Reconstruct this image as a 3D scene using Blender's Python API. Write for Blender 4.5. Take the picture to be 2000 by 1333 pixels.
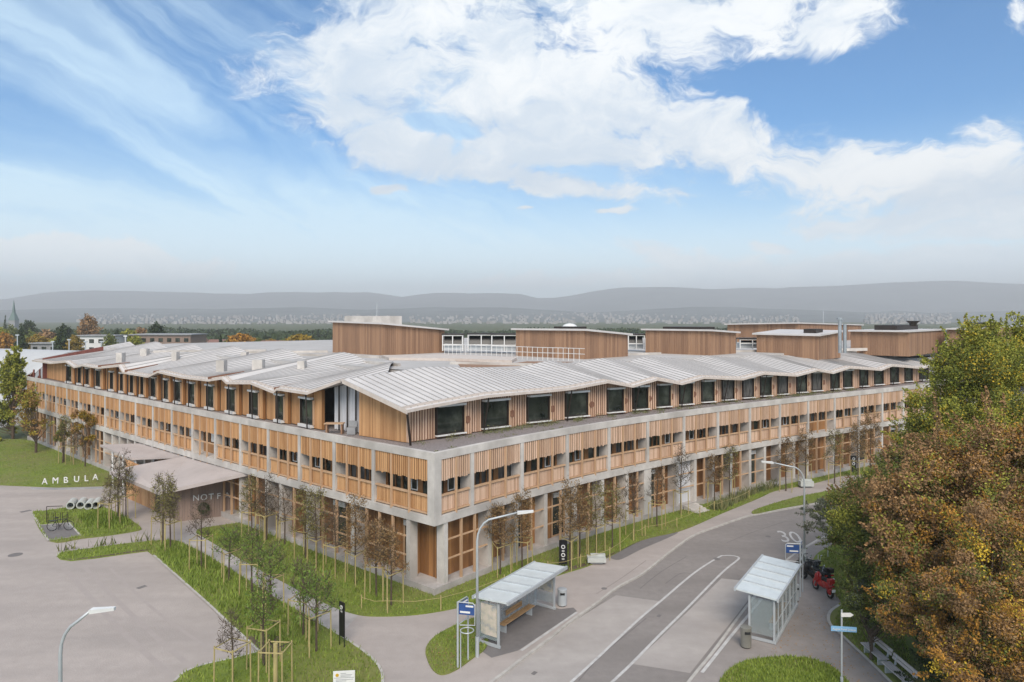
import bpy, bmesh, math, random
import numpy as np
from mathutils import Vector, Matrix
R = math.radians
rnd = random.Random(7)
nr = np.random.default_rng(7)
for o in list(bpy.data.objects): bpy.data.objects.remove(o)
SC = bpy.context.scene
COL = SC.collection
# ------------------------------------------------------------------ camera
EYE, FPX, HOR = 17.0, 1350.0, 620.0
cam = bpy.data.cameras.new('camera'); cam_o = bpy.data.objects.new('camera', cam); COL.objects.link(cam_o)
cam.sensor_width = 36; cam.lens = 36*FPX/2000; cam.shift_y = -(666.5-HOR)/2000
cam.clip_end = 30000; cam.clip_start = .1
cam_o.location = (0, 0, EYE); cam_o.rotation_euler = (R(90), 0, 0)
SC.camera = cam_o
SC.view_settings.view_transform = 'Standard'; SC.view_settings.look = 'None'
SC.view_settings.gamma = 1; SC.view_settings.exposure = 0.58
# ------------------------------------------------------------------ sun
SUN_EL, SUN_AZ = R(42), R(176)      # azimuth clockwise from +Y
sun = bpy.data.lights.new('sun', 'SUN'); sun.energy = 2.3; sun.angle = R(32); sun.color = (1, .90, .78)
sun_o = bpy.data.objects.new('sun', sun); COL.objects.link(sun_o)
sd = Vector((math.sin(SUN_AZ)*math.cos(SUN_EL), math.cos(SUN_AZ)*math.cos(SUN_EL), math.sin(SUN_EL)))
sun_o.rotation_euler = sd.to_track_quat('Z', 'Y').to_euler(); sun_o.location = (0, -20, 60)
# ------------------------------------------------------------------ world
W = bpy.data.worlds.new('World'); SC.world = W; W.use_nodes = True
NT = W.node_tree; NT.nodes.clear()
def nn(t, **k):
    n = NT.nodes.new(t)
    for a, b in k.items(): setattr(n, a, b)
    return n
def put(i, v):
    if isinstance(v, bpy.types.NodeSocket): NT.links.new(v, i)
    elif v is not None: i.default_value = v
def ma(op, a, b=None, c=None, clamp=False):
    n = nn('ShaderNodeMath', operation=op, use_clamp=clamp)
    put(n.inputs[0], a); put(n.inputs[1], b); put(n.inputs[2], c)
    return n.outputs[0]
def sstep(x, a, b):
    n = nn('ShaderNodeMapRange', interpolation_type='SMOOTHSTEP')
    put(n.inputs[0], x); n.inputs[1].default_value = a; n.inputs[2].default_value = b
    return n.outputs[0]
def comb(x, y, z):
    n = nn('ShaderNodeCombineXYZ'); put(n.inputs[0], x); put(n.inputs[1], y); put(n.inputs[2], z); return n.outputs[0]
def noise(v, s, d=6, r=.55, dist=0):
    n = nn('ShaderNodeTexNoise'); put(n.inputs['Vector'], v); n.inputs['Scale'].default_value = s
    n.inputs['Detail'].default_value = d; n.inputs['Roughness'].default_value = r; n.inputs['Distortion'].default_value = dist
    return n.outputs['Fac']
sky = nn('ShaderNodeTexSky', sky_type='NISHITA', sun_disc=False, sun_elevation=SUN_EL, sun_rotation=SUN_AZ)
sky.altitude = 450; sky.air_density = 1.0; sky.dust_density = .6; sky.ozone_density = 2.0
tc = nn('ShaderNodeTexCoord'); sp = nn('ShaderNodeSeparateXYZ'); NT.links.new(tc.outputs['Generated'], sp.inputs[0])
az = ma('ARCTAN2', sp.outputs[0], sp.outputs[1]); el = ma('ARCSINE', sp.outputs[2])
def dirs(px, py):
    a = math.atan((px-1000)/FPX); return a, math.atan((HOR-py)/FPX*math.cos(a))
wv = comb(az, el, 0.0)
wob = noise(wv, 3.2, 5, .6); wob2 = noise(comb(ma('ADD', az, 7.3), el, 3.1), 3.2, 5, .6)
azw = ma('ADD', az, ma('MULTIPLY', ma('SUBTRACT', wob, .5), .22)); elw = ma('ADD', el, ma('MULTIPLY', ma('SUBTRACT', wob2, .5), .14))
def blob(px, py, rx, ry, rot=0, h=1.0, a_=None, e_=None):
    """one cloud of the sky, as a soft ellipse of directions"""
    a, e = dirs(px, py); ca, sa = math.cos(R(rot)), math.sin(R(rot))
    dx = ma('SUBTRACT', azw if a_ is None else a_, a); dy = ma('SUBTRACT', elw if e_ is None else e_, e)
    u = ma('ADD', ma('MULTIPLY', dx, ca), ma('MULTIPLY', dy, sa)); v = ma('SUBTRACT', ma('MULTIPLY', dy, ca), ma('MULTIPLY', dx, sa))
    d = ma('ADD', ma('POWER', ma('ABSOLUTE', ma('DIVIDE', u, rx/FPX)), 2.0), ma('POWER', ma('ABSOLUTE', ma('DIVIDE', v, ry/FPX)), 2.0))
    return ma('MULTIPLY', ma('SUBTRACT', 1.0, ma('SQRT', d)), h)
BL = [(720, 130, 190, 120, 0), (960, 110, 300, 170, -10), (1150, 200, 330, 150, -12), (1330, 70, 330, 130, 8), (1590, 45, 150, 95, 15), (1400, 265, 300, 80, -10),
      (1690, 290, 330, 85, -8), (1880, 345, 240, 75, -4), (1080, 280, 230, 60, -8), (790, 275, 140, 32, -12), (960, 325, 190, 36, -14), (1100, 370, 150, 22, -8),
      (680, 205, 110, 50, 0), (1760, 405, 190, 28, 2), (1960, 420, 120, 25, 0), (1100, 570, 260, 22, 0), (1500, 535, 330, 40, 3, 1.7), (1850, 522, 360, 52, -2, 1.8), (1320, 515, 130, 30, -8),
      (150, 512, 270, 30, -3, 2.0), (40, 503, 200, 26, 0, 2.0), (1990, 40, 32, 40, 0), (765, 348, 22, 10, 0), (1500, 467, 52, 14, 0), (1195, 428, 45, 9, 0), (1900, 235, 95, 34, 5), (1015, 412, 20, 7, 0)]
m = None
for b in BL:
    v = blob(*b); m = v if m is None else ma('MAXIMUM', m, v)
hole = ma('MAXIMUM', blob(1560, 165, 150, 60, -6), ma('MAXIMUM', blob(1800, 175, 220, 110, 10), blob(860, 245, 90, 16, -8)))
m = ma('SUBTRACT', m, ma('MULTIPLY', ma('MAXIMUM', hole, 0.0), 1.1))
cv = comb(azw, ma('MULTIPLY', elw, 1.9), 1.7)
fine = noise(cv, 11, 12, .68, .5); fine2 = noise(cv, 3.2, 8, .6, .5)
dens = ma('ADD', m, ma('MULTIPLY', ma('SUBTRACT', ma('ADD', ma('MULTIPLY', fine, .6), ma('MULTIPLY', fine2, .4)), .475), 4.4))
back = ma('LESS_THAN', sp.outputs[1], 0.0)            # unseen cloud behind the camera, added to whiten the ambient light
cum = ma('MAXIMUM', sstep(dens, -.02, .62), ma('MAXIMUM', ma('MULTIPLY', back, sstep(fine2, .2, .38)), ma('MULTIPLY', sstep(el, .55, .8), sstep(fine2, .25, .45))))  # high cloud above the view is also added for whiter ambient light
# cirrus veils
ca, sa = math.cos(R(24)), math.sin(R(24))
u = ma('SUBTRACT', ma('MULTIPLY', az, ca), ma('MULTIPLY', el, -sa)); v_ = ma('ADD', ma('MULTIPLY', el, ca), ma('MULTIPLY', az, sa))
cir = noise(comb(ma('MULTIPLY', azw, 1.0), ma('MULTIPLY', ma('ADD', elw, ma('MULTIPLY', az, .42)), 4.2), 5.0), 2.6, 8, .58, .6)
cir = ma('MULTIPLY', sstep(cir, .34, .78), ma('SUBTRACT', .9, ma('MULTIPLY', sstep(az, -.1, .35), .9)))
lowband = ma('SUBTRACT', 1.0, sstep(el, .0, .27))
cir = ma('ADD', cir, ma('MULTIPLY', lowband, 1.25), clamp=True)
tint = nn('ShaderNodeMix', data_type='RGBA', blend_type='MULTIPLY'); tint.inputs[0].default_value = 1
put(tint.inputs[6], sky.outputs[0]); tint.inputs[7].default_value = (.37, .86, 1.17, 1)
m1 = nn('ShaderNodeMix', data_type='RGBA'); put(m1.inputs[0], ma('MULTIPLY', cir, .72)); put(m1.inputs[6], tint.outputs[2]); m1.inputs[7].default_value = (7.2, 9.1, 9.9, 1)
shade = sstep(ma('SUBTRACT', fine2, ma('MULTIPLY', fine, .6)), .02, .34)
cc = nn('ShaderNodeMix', data_type='RGBA'); put(cc.inputs[0], shade); cc.inputs[6].default_value = (8.3, 8.5, 8.6, 1); cc.inputs[7].default_value = (5.7, 6.5, 7.4, 1)
m2 = nn('ShaderNodeMix', data_type='RGBA'); put(m2.inputs[0], ma('MULTIPLY', cum, ma('ADD', .52, ma('MULTIPLY', sstep(ma('ADD', fine, ma('MULTIPLY', m, .35)), .34, .72), .46)))); put(m2.inputs[6], m1.outputs[2]); put(m2.inputs[7], cc.outputs[2])
m3 = nn('ShaderNodeMix', data_type='RGBA'); put(m3.inputs[0], ma('MULTIPLY', ma('SUBTRACT', 1.0, sstep(el, .0, .17)), .75)); put(m3.inputs[6], m2.outputs[2]); m3.inputs[7].default_value = (10.6, 12.4, 13.4, 1)
bg = nn('ShaderNodeBackground'); put(bg.inputs[0], m3.outputs[2]); bg.inputs[1].default_value = .088
wo = nn('ShaderNodeOutputWorld'); NT.links.new(bg.outputs[0], wo.inputs[0])

# ------------------------------------------------------------------ materials
def mat(name, c1, c2=None, scale=3.0, rough=.8, metal=0, bump=0, stretch=(1, 1, 1), island=0, spec=.4, c3=None, bscale=None, trans=0, alpha=1):
    M_ = bpy.data.materials.new(name); M_.use_nodes = True; t = M_.node_tree; b = t.nodes['Principled BSDF']
    b.inputs['Roughness'].default_value = rough; b.inputs['Metallic'].default_value = metal; b.inputs['Specular IOR Level'].default_value = spec
    co = t.nodes.new('ShaderNodeTexCoord'); mp = t.nodes.new('ShaderNodeMapping'); mp.inputs['Scale'].default_value = stretch
    t.links.new(co.outputs['Object'], mp.inputs[0])
    no = t.nodes.new('ShaderNodeTexNoise'); no.inputs['Scale'].default_value = scale; no.inputs['Detail'].default_value = 8; no.inputs['Roughness'].default_value = .6
    t.links.new(mp.outputs[0], no.inputs['Vector'])
    rp = t.nodes.new('ShaderNodeValToRGB'); rp.color_ramp.elements[0].position = .3; rp.color_ramp.elements[1].position = .7
    c2 = c2 or tuple(x*.8 for x in c1)
    rp.color_ramp.elements[0].color = (*c2, 1); rp.color_ramp.elements[1].color = (*c1, 1)
    if c3:
        e = rp.color_ramp.elements.new(.5); e.color = (*c3, 1)
    fac = no.outputs['Fac']
    if island:
        g = t.nodes.new('ShaderNodeNewGeometry')
        mx = t.nodes.new('ShaderNodeMix'); mx.inputs[0].default_value = island; t.links.new(fac, mx.inputs[2])
        mr = t.nodes.new('ShaderNodeMapRange'); t.links.new(g.outputs['Random Per Island'], mr.inputs[0]); mr.inputs[3].default_value = .2; mr.inputs[4].default_value = .8
        t.links.new(mr.outputs[0], mx.inputs[3]); fac = mx.outputs[0]
    t.links.new(fac, rp.inputs[0]); t.links.new(rp.outputs[0], b.inputs['Base Color'])
    if bump:
        bu = t.nodes.new('ShaderNodeBump'); bu.inputs['Strength'].default_value = bump; bu.inputs['Distance'].default_value = .05
        n2 = t.nodes.new('ShaderNodeTexNoise'); n2.inputs['Scale'].default_value = bscale or scale*5; n2.inputs['Detail'].default_value = 5
        t.links.new(mp.outputs[0], n2.inputs['Vector']); t.links.new(n2.outputs['Fac'], bu.inputs['Height']); t.links.new(bu.outputs[0], b.inputs['Normal'])
    if trans: b.inputs['Transmission Weight'].default_value = trans; b.inputs['IOR'].default_value = 1.15
    if alpha < 1: b.inputs['Alpha'].default_value = alpha
    return M_
def big(name, c1, c2, s1, c3, s2, amt, rough=.9, bump=.3, stretch2=(1, 1, 1)):
    """ground material with two scales of variation"""
    M_ = mat(name, c1, c2, s1, rough, bump=bump, bscale=s1*6); t = M_.node_tree; b = t.nodes['Principled BSDF']
    co = t.nodes.new('ShaderNodeTexCoord'); mp = t.nodes.new('ShaderNodeMapping'); mp.inputs['Scale'].default_value = stretch2; mp.inputs['Rotation'].default_value = (0, 0, R(-55))
    t.links.new(co.outputs['Object'], mp.inputs[0])
    n = t.nodes.new('ShaderNodeTexNoise'); n.inputs['Scale'].default_value = s2; n.inputs['Detail'].default_value = 9; t.links.new(mp.outputs[0], n.inputs['Vector'])
    mr = t.nodes.new('ShaderNodeMapRange'); t.links.new(n.outputs['Fac'], mr.inputs[0]); mr.inputs[1].default_value = .4; mr.inputs[2].default_value = .66; mr.inputs[4].default_value = amt
    mx = t.nodes.new('ShaderNodeMix'); mx.data_type = 'RGBA'; t.links.new(mr.outputs[0], mx.inputs[0])
    src = b.inputs['Base Color'].links[0].from_socket; t.links.new(src, mx.inputs[6]); mx.inputs[7].default_value = (*c3, 1)
    t.links.new(mx.outputs[2], b.inputs['Base Color'])
    return M_
X = {}
X['conc'] = big('light_concrete', (.62, .575, .53), (.47, .435, .40), 1.3, (.36, .33, .30), .3, .85, bump=.15, stretch2=(1.5, 1.5, 1))
X['conc_dark'] = mat('grey_concrete', (.33, .33, .335), (.24, .24, .245), 1.1, .85, bump=.15)
X['plinth'] = mat('plinth_concrete', (.47, .43, .41), (.30, .275, .25), .9, .9, bump=.2)
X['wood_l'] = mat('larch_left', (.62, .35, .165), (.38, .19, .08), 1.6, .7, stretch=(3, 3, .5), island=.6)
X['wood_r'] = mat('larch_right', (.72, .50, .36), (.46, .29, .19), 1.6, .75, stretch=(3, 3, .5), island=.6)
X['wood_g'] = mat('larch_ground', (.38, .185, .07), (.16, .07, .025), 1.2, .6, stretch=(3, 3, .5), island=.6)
X['wood_grey'] = mat('weathered_planks', (.30, .215, .17), (.20, .145, .12), 1.2, .8, stretch=(3, 3, .5), island=.6)
X['wood_post'] = mat('pale_timber', (.56, .37, .23), (.42, .26, .15), 2, .7, stretch=(3, 3, .4), island=.3)
X['wood_box'] = mat('pavilion_planks', (.36, .21, .125), (.23, .13, .08), 1.2, .8, stretch=(3, 3, .4), island=.6)
X['hall_sheet'] = mat('hall_sheet', (.50, .50, .50), (.42, .42, .42), .2, .75, spec=.2)
X['vent_brown'] = mat('vent_brown', (.25, .12, .07), (.17, .08, .05), 3, .8)
X['wing_roof'] = mat('wing_roof', (.46, .40, .375), (.38, .33, .31), .5, .7)
X['town'] = mat('town_plaster', (.42, .41, .40), (.25, .23, .22), .01, .8)
X['gap_shade'] = mat('slat_gap_shade', (.10, .055, .03), (.06, .03, .018), 2, .9)  # dark tone that paints shade into the gaps between slats
X['red_wood'] = mat('red_stain', (.22, .07, .05), (.13, .04, .03), 2, .7, stretch=(2, 2, .5))
X['roof'] = mat('zinc_roof', (.62, .585, .56), (.50, .47, .45), .35, .6, metal=.0, island=.25, spec=.3)
X['seam'] = mat('roof_seam', (.36, .34, .33), (.28, .27, .26), 2, .5)
X['fascia'] = mat('roof_fascia', (.60, .53, .48), (.50, .42, .36), 2, .6)
X['flat'] = mat('flat_roof_screed', (.50, .47, .45), (.38, .36, .34), .25, .9, bump=.1)
X['gravel'] = mat('roof_gravel', (.40, .345, .33), (.15, .125, .12), 9, .95, bump=.8, c3=(.27, .235, .225))
X['glass'] = mat('window_glass', (.10, .11, .09), (.006, .009, .007), .55, .05, spec=.5, c3=(.03, .035, .028))
X['glass2'] = mat('window_glass_curtain', (.17, .16, .15), (.015, .015, .015), 2.2, .1, stretch=(4, 4, .4), spec=.4)
X['frame_dark'] = mat('dark_metal', (.03, .02, .016), (.02, .014, .01), 3, .5)
X['white'] = mat('white_metal', (.74, .73, .71), (.64, .63, .61), 2, .45)
X['curtain'] = mat('white_curtain', (.62, .62, .64), (.5, .5, .52), 3, .9, stretch=(6, 6, .2))
X['asph'] = big('road_asphalt', (.275, .245, .226), (.225, .20, .185), 2.2, (.19, .168, .155), .3, .7, stretch2=(.25, 1, 1))
X['fore'] = big('forecourt_asphalt', (.42, .364, .332), (.37, .32, .29), 1.6, (.30, .262, .24), .42, .6, stretch2=(.22, 1, 1))
X['plat'] = big('platform_asphalt', (.32, .283, .262), (.27, .238, .22), 2.5, (.22, .195, .18), .4, .6)
X['pad'] = big('dark_pad', (.19, .172, .165), (.15, .136, .13), 3, (.18, .165, .16), .5, .6)
X['lane'] = big('concrete_lane', (.42, .378, .348), (.36, .322, .296), 1.2, (.29, .258, .238), .4, .7, stretch2=(.3, 1, 1))
X['paint'] = mat('road_paint', (.58, .56, .54), (.40, .38, .365), 3, .7)
X['kerb'] = mat('kerb_stone', (.50, .47, .43), (.36, .33, .30), 2.5, .85, bump=.2)
X['lawn'] = big('lawn', (.18, .225, .032), (.11, .15, .02), 2.5, (.20, .17, .07), .22, .6, bump=.5)
X['soil'] = big('soil', (.12, .085, .055), (.07, .05, .033), 3, (.16, .12, .085), .6, .7, bump=.6)
X['meadow'] = big('meadow', (.085, .105, .035), (.05, .068, .022), .5, (.11, .10, .04), .02, .8)
X['blade'] = mat('grass_blades', (.26, .32, .045), (.11, .17, .02), .7, .7, island=.6)
X['stake'] = mat('stake_wood', (.46, .38, .17), (.33, .26, .11), 2, .8, stretch=(2, 2, .6))
X['bark'] = mat('bark', (.12, .085, .06), (.06, .042, .03), 5, .9, bump=.4)
X['galv'] = mat('galvanised_steel', (.50, .52, .53), (.42, .44, .45), 2, .45, metal=.25)
X['shroof'] = mat('shelter_roof_sheet', (.66, .70, .70), (.56, .60, .60), 1.5, .3, metal=.1)
X['pane'] = mat('clear_pane', (.40, .45, .45), (.34, .4, .4), 1, .05, alpha=.30, spec=.6)
X['poster'] = mat('poster', (.62, .52, .46), (.25, .27, .30), 2.5, .5, c3=(.5, .45, .36))
X['blue'] = mat('sign_blue', (.035, .085, .25), (.03, .07, .21), 3, .4)
X['lblue'] = mat('street_sign_blue', (.22, .42, .62), (.19, .37, .56), 3, .4)
X['black'] = mat('black_paint', (.015, .015, .016), (.01, .01, .01), 3, .35)
X['rubber'] = mat('rubber', (.02, .02, .02), (.012, .012, .012), 5, .8)
X['red'] = mat('red_paint', (.38, .012, .012), (.28, .01, .01), 3, .22, spec=.6)
X['chrome'] = mat('chrome', (.55, .55, .55), (.4, .4, .4), 3, .2, metal=.9)
X['pipe'] = mat('pipe_concrete', (.50, .51, .48), (.40, .41, .38), 3, .8, bump=.2)
X['slatbench'] = mat('bench_slats', (.50, .46, .44), (.38, .35, .34), 3, .7, stretch=(1, .3, 1))
X['bench_wood'] = mat('bench_wood', (.48, .30, .15), (.36, .21, .10), 3, .6)
X['hill'] = mat('wooded_hill', (.15, .16, .15), (.09, .10, .095), .004, .95)
X['steel_pipe'] = mat('steel_flue', (.45, .46, .47), (.35, .36, .37), 2, .35, metal=.7)
X['yellow'] = mat('yellow_emblem', (.6, .36, .03), (.5, .3, .03), 3, .5)
def leafmat(name, c1, c2, c3=None, sc=.6):
    m_ = mat(name, c1, c2, sc, .75, island=.38, c3=c3, spec=.15); return m_

# ------------------------------------------------------------------ mesh helpers
class Mesh:
    def __init__(s): s.v = []; s.f = []
    def add(s, v, f):
        b = len(s.v); s.v += [tuple(p) for p in v]; s.f += [tuple(b+i for i in q) for q in f]; return s
    def hexa(s, p):      # p0-3 bottom ring, p4-7 top ring
        return s.add(p, [(3, 2, 1, 0), (4, 5, 6, 7), (0, 1, 5, 4), (1, 2, 6, 5), (2, 3, 7, 6), (3, 0, 4, 7)])
    def box(s, x0, x1, y0, y1, z0, z1):
        return s.hexa([(x0, y0, z0), (x1, y0, z0), (x1, y1, z0), (x0, y1, z0), (x0, y0, z1), (x1, y0, z1), (x1, y1, z1), (x0, y1, z1)])
    def obox(s, o, a, l, w, z0, z1):   # box of length l along angle a from o, centred width w
        c, n = math.cos(a), math.sin(a); o = Vector(o[:2])
        t = Vector((c, n))*l; k = Vector((-n, c))*(w/2)
        q = [o-k, o+t-k, o+t+k, o+k]
        return s.hexa([(*p, z0) for p in q]+[(*p, z1) for p in q])
    def prism(s, poly, z0, z1, bottom=True):
        n = len(poly)
        ar = sum(poly[i][0]*poly[(i+1) % n][1]-poly[(i+1) % n][0]*poly[i][1] for i in range(n))
        if ar < 0: poly = poly[::-1]
        v = [(*p[:2], z0) for p in poly]+[(*p[:2], z1) for p in poly]
        f = [tuple(range(n, 2*n))]+[(i, (i+1) % n, (i+1) % n+n, i+n) for i in range(n)]
        if bottom: f.append(tuple(range(n-1, -1, -1)))
        return s.add(v, f)
    def tube(s, path, r, n=8, r2=None, cap=True):
        path = [Vector(p) for p in path]; k = len(path); vs = []; ref = None
        for i, p in enumerate(path):
            d = (path[min(i+1, k-1)]-path[max(i-1, 0)]).normalized()
            if ref is None: ref = Vector((1, 0, 0)) if abs(d.x) < .9 else Vector((0, 1, 0))
            a = (ref-d*ref.dot(d)).normalized(); b = d.cross(a); ref = a
            rr = r[i] if isinstance(r, (list, tuple)) else (r if r2 is None else r+(r2-r)*i/(k-1))
            for j in range(n):
                t = 2*math.pi*j/n; vs.append(p+a*(rr*math.cos(t))+b*(rr*math.sin(t)))
        f = [(i*n+j, i*n+(j+1) % n, (i+1)*n+(j+1) % n, (i+1)*n+j) for i in range(k-1) for j in range(n)]
        if cap: f += [tuple(range(n-1, -1, -1)), tuple(range((k-1)*n, k*n))]
        return s.add(vs, f)
    def torus(s, c, ax, R_, r, n=24, m_=6):
        c = Vector(c); ax = Vector(ax).normalized(); a = ax.orthogonal().normalized(); b = ax.cross(a); vs = []
        for i in range(n):
            t = 2*math.pi*i/n; d = a*math.cos(t)+b*math.sin(t)
            for j in range(m_):
                q = 2*math.pi*j/m_; vs.append(c+d*(R_+r*math.cos(q))+ax*(r*math.sin(q)))
        return s.add(vs, [(i*m_+j, ((i+1) % n)*m_+j, ((i+1) % n)*m_+(j+1) % m_, i*m_+(j+1) % m_) for i in range(n) for j in range(m_)])
    def ball(s, c, rx, ry, rz, n=10, k=7, a=0):
        vs = []; ca, sa = math.cos(a), math.sin(a)
        for i in range(k+1):
            p = math.pi*i/k
            for j in range(n):
                t = 2*math.pi*j/n; x, y = rx*math.sin(p)*math.cos(t), ry*math.sin(p)*math.sin(t)
                vs.append((c[0]+x*ca-y*sa, c[1]+x*sa+y*ca, c[2]+rz*math.cos(p)))
        return s.add(vs, [(i*n+j, (i+1)*n+j, (i+1)*n+(j+1) % n, i*n+(j+1) % n) for i in range(k) for j in range(n)])
def obj(name, m, mt, parent=None, world=True, smooth=False, recalc=True):
    me = bpy.data.meshes.new(name)
    if isinstance(m, Mesh):
        me.from_pydata(m.v, [], m.f)
        if recalc:
            bm = bmesh.new(); bm.from_mesh(me); bmesh.ops.recalc_face_normals(bm, faces=bm.faces); bm.to_mesh(me); bm.free()
    else: me = m
    if mt is not None and not me.materials: me.materials.append(X[mt] if isinstance(mt, str) else mt)
    if smooth:
        for p in me.polygons: p.use_smooth = True
    o = bpy.data.objects.new(name, me); COL.objects.link(o)
    if parent is not None:
        o.parent = parent
        if world:
            root = Matrix.Identity(4); q = parent
            while q is not None: root = Matrix.Translation(q.location) @ root if q.type == 'EMPTY' else root; q = q.parent
            o.matrix_parent_inverse = root.inverted() if parent.type == 'EMPTY' else Matrix.Identity(4)
    return o
def tag(o, label, cat, group=None):
    o['label'] = label; o['category'] = cat
    if group: o['group'] = group
    return o
def thing(name, label, cat, loc=(0, 0, 0), rz=0, group=None):
    o = bpy.data.objects.new(name, None); COL.objects.link(o); o.location = loc; o.rotation_euler = (0, 0, rz); o.empty_display_size = .3
    return tag(o, label, cat, group)
def struct(name, m, mt, kind='structure', **k):
    o = obj(name, m, mt, **k); o['kind'] = kind; return o
def dup(root, loc, rz, label, group=None, sc=1.0):
    def cp(o, par):
        c = o.copy(); COL.objects.link(c); c.parent = par
        for ch in list(o.children): cp(ch, c)
        return c
    r = cp(root, None); r.location = loc; r.rotation_euler = (0, 0, rz); r.scale = (sc, sc, sc); r['label'] = label
    if group: r['group'] = group
    return r
def text(s_, h, name, mt, parent, loc, ex=.02, rot=(R(90), 0, 0), align='LEFT', world=False):
    cu = bpy.data.curves.new(name, 'FONT'); cu.body = s_; cu.size = h/.7; cu.extrude = ex; cu.align_x = align
    t = bpy.data.objects.new('tmp', cu); COL.objects.link(t)
    bpy.context.view_layer.update()
    me = bpy.data.meshes.new_from_object(t.evaluated_get(bpy.context.evaluated_depsgraph_get())); bpy.data.objects.remove(t)
    me.transform(Matrix.Translation(loc) @ Matrix.Rotation(rot[2], 4, 'Z') @ Matrix.Rotation(rot[0], 4, 'X'))
    me.materials.clear(); return obj(name, me, mt, parent, world=world)
def G(px, py, z=0.0):
    """where a point measured in the photograph lies on the level z (surveyed plan of the site)"""
    d = FPX*(EYE-z)/(py-HOR); return ((px-1000)/FPX*d, d)
def GG(pts, z=0.0): return [G(x, y, z) for x, y in pts]
def quadmesh(name, V, n=4):
    me = bpy.data.meshes.new(name); k = len(V)//n
    me.vertices.add(len(V)); me.vertices.foreach_set('co', np.asarray(V, dtype=np.float32).ravel())
    me.loops.add(len(V)); me.loops.foreach_set('vertex_index', np.arange(len(V), dtype=np.int32))
    me.polygons.add(k); me.polygons.foreach_set('loop_start', np.arange(0, len(V), n, dtype=np.int32))
    me.polygons.foreach_set('loop_total', np.full(k, n, dtype=np.int32)); me.update(calc_edges=True); return me
def leafquads(P, size, flat=0.0):
    """one small leaf-shaped quad at every point of P"""
    n = len(P); a = nr.normal(size=(n, 3)); a[:, 2] *= (1-flat); a /= np.linalg.norm(a, axis=1)[:, None]+1e-9
    b = nr.normal(size=(n, 3)); b -= a*(a*b).sum(1)[:, None]; b /= np.linalg.norm(b, axis=1)[:, None]+1e-9
    s = size*nr.uniform(.6, 1.4, (n, 1)); a = a*s; b = b*s*.55
    return np.stack([P-a, P-b*.9+a*.1, P+a, P+b+a*.1], 1).reshape(-1, 3)
# ------------------------------------------------------------------ the two facades of the building
class Facade:
    def __init__(s, side, a0, k1, k2, L):
        s.side, s.a0, s.k1, s.k2, s.L = side, a0, k1, k2, L
        x, y = -4.7, 41.85; s.ds = .25; s.tab = [(x, y)]; q = 0
        while q < L+2:
            a = s.ang(q+s.ds/2); x += side*math.cos(a)*s.ds; y += math.sin(a)*s.ds; q += s.ds; s.tab.append((x, y))
    def ang(s, q): q = max(q, 0); return s.a0+s.k1*q+s.k2*q*q
    def tn(s, q):
        a = s.ang(q); return (s.side*math.cos(a), math.sin(a)), (-s.side*math.sin(a), math.cos(a)) if s.side > 0 else (math.sin(a), math.cos(a))
    def p(s, q, d=0.0):
        (tx, ty), (nx, ny) = s.tn(q)
        if q < 0: x, y = s.tab[0][0]+tx*q, s.tab[0][1]+ty*q
        else:
            i = min(int(q/s.ds), len(s.tab)-2); f = q/s.ds-i; a, b = s.tab[i], s.tab[i+1]; x, y = a[0]+(b[0]-a[0])*f, a[1]+(b[1]-a[1])*f
        return (x+nx*d, y+ny*d)
    def s_at(s, px, d=0.0):      # arc position of a point seen in that direction on the survey
        lo, hi = -2.0, s.L+1
        g = lambda q: ((lambda w: 1000+FPX*w[0]/w[1])(s.p(q, d(q) if callable(d) else d))-px)*s.side
        for _ in range(40):
            m_ = (lo+hi)/2
            if g(m_) < 0: lo = m_
            else: hi = m_
        return (lo+hi)/2
    def z_at(s, px, py, d=0.0):
        q = s.s_at(px, d); w = s.p(q, d(q) if callable(d) else d); return q, EYE-(py-HOR)*w[1]/FPX
    def box(s, M_, q0, q1, d0, d1, z0, z1, z0b=None, z1b=None, step=1.2):
        n = max(1, int(math.ceil((q1-q0)/step)))
        for i in range(n):
            a, b = q0+(q1-q0)*i/n, q0+(q1-q0)*(i+1)/n
            p = [s.p(a, d0), s.p(b, d0), s.p(b, d1), s.p(a, d1)]
            zz0 = z0 if z0b is None else z0+(z0b-z0)*(i+.5)/n; zz1 = z1 if z1b is None else z1+(z1b-z1)*(i+.5)/n
            M_.hexa([(*w, zz0) for w in p]+[(*w, zz1) for w in p])
        return M_
    def strip(s, q0, q1, d0, d1, z0, z1, step=1.0):      # one continuous curved beam
        M_ = Mesh(); n = max(1, int((q1-q0)/step)); v = []
        for i in range(n+1):
            q = q0+(q1-q0)*i/n; a, b = s.p(q, d0), s.p(q, d1); v += [(*a, z0), (*b, z0), (*b, z1), (*a, z1)]
        f = [(i*4+j, i*4+(j+1) % 4, i*4+4+(j+1) % 4, i*4+4+j) for i in range(n) for j in range(4)]+[(0, 1, 2, 3), (n*4+3, n*4+2, n*4+1, n*4)]
        return M_.add(v, f)
    def slats(s, q0, q1, d, w, dep, z0, z1, pitch, jag=0.0, zt=None):
        M_ = Mesh(); n = max(1, int(round((q1-q0)/pitch)))
        for i in range(n):
            c = q0+(q1-q0)*(i+.5)/n; zb = z0-(rnd.random()*jag if jag else 0); t = z1 if zt is None else zt(c)
            dd = d+rnd.uniform(-.006, .006)
            p = [s.p(c-w/2, dd), s.p(c+w/2, dd), s.p(c+w/2, dd+dep), s.p(c-w/2, dd+dep)]
            M_.hexa([(*k, zb) for k in p]+[(*k, t) for k in p])
        return M_
FR = Facade(1, .8906, -.01141, .000107, 78.0)
FL = Facade(-1, .6873, .00108, -.0000087, 83.2)
RC = [0]+[3.39+4.819*i for i in range(16)]
LC = [0]+[5.815+4.295*i for i in range(19)]
FR.cols, FL.cols = RC, LC
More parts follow.
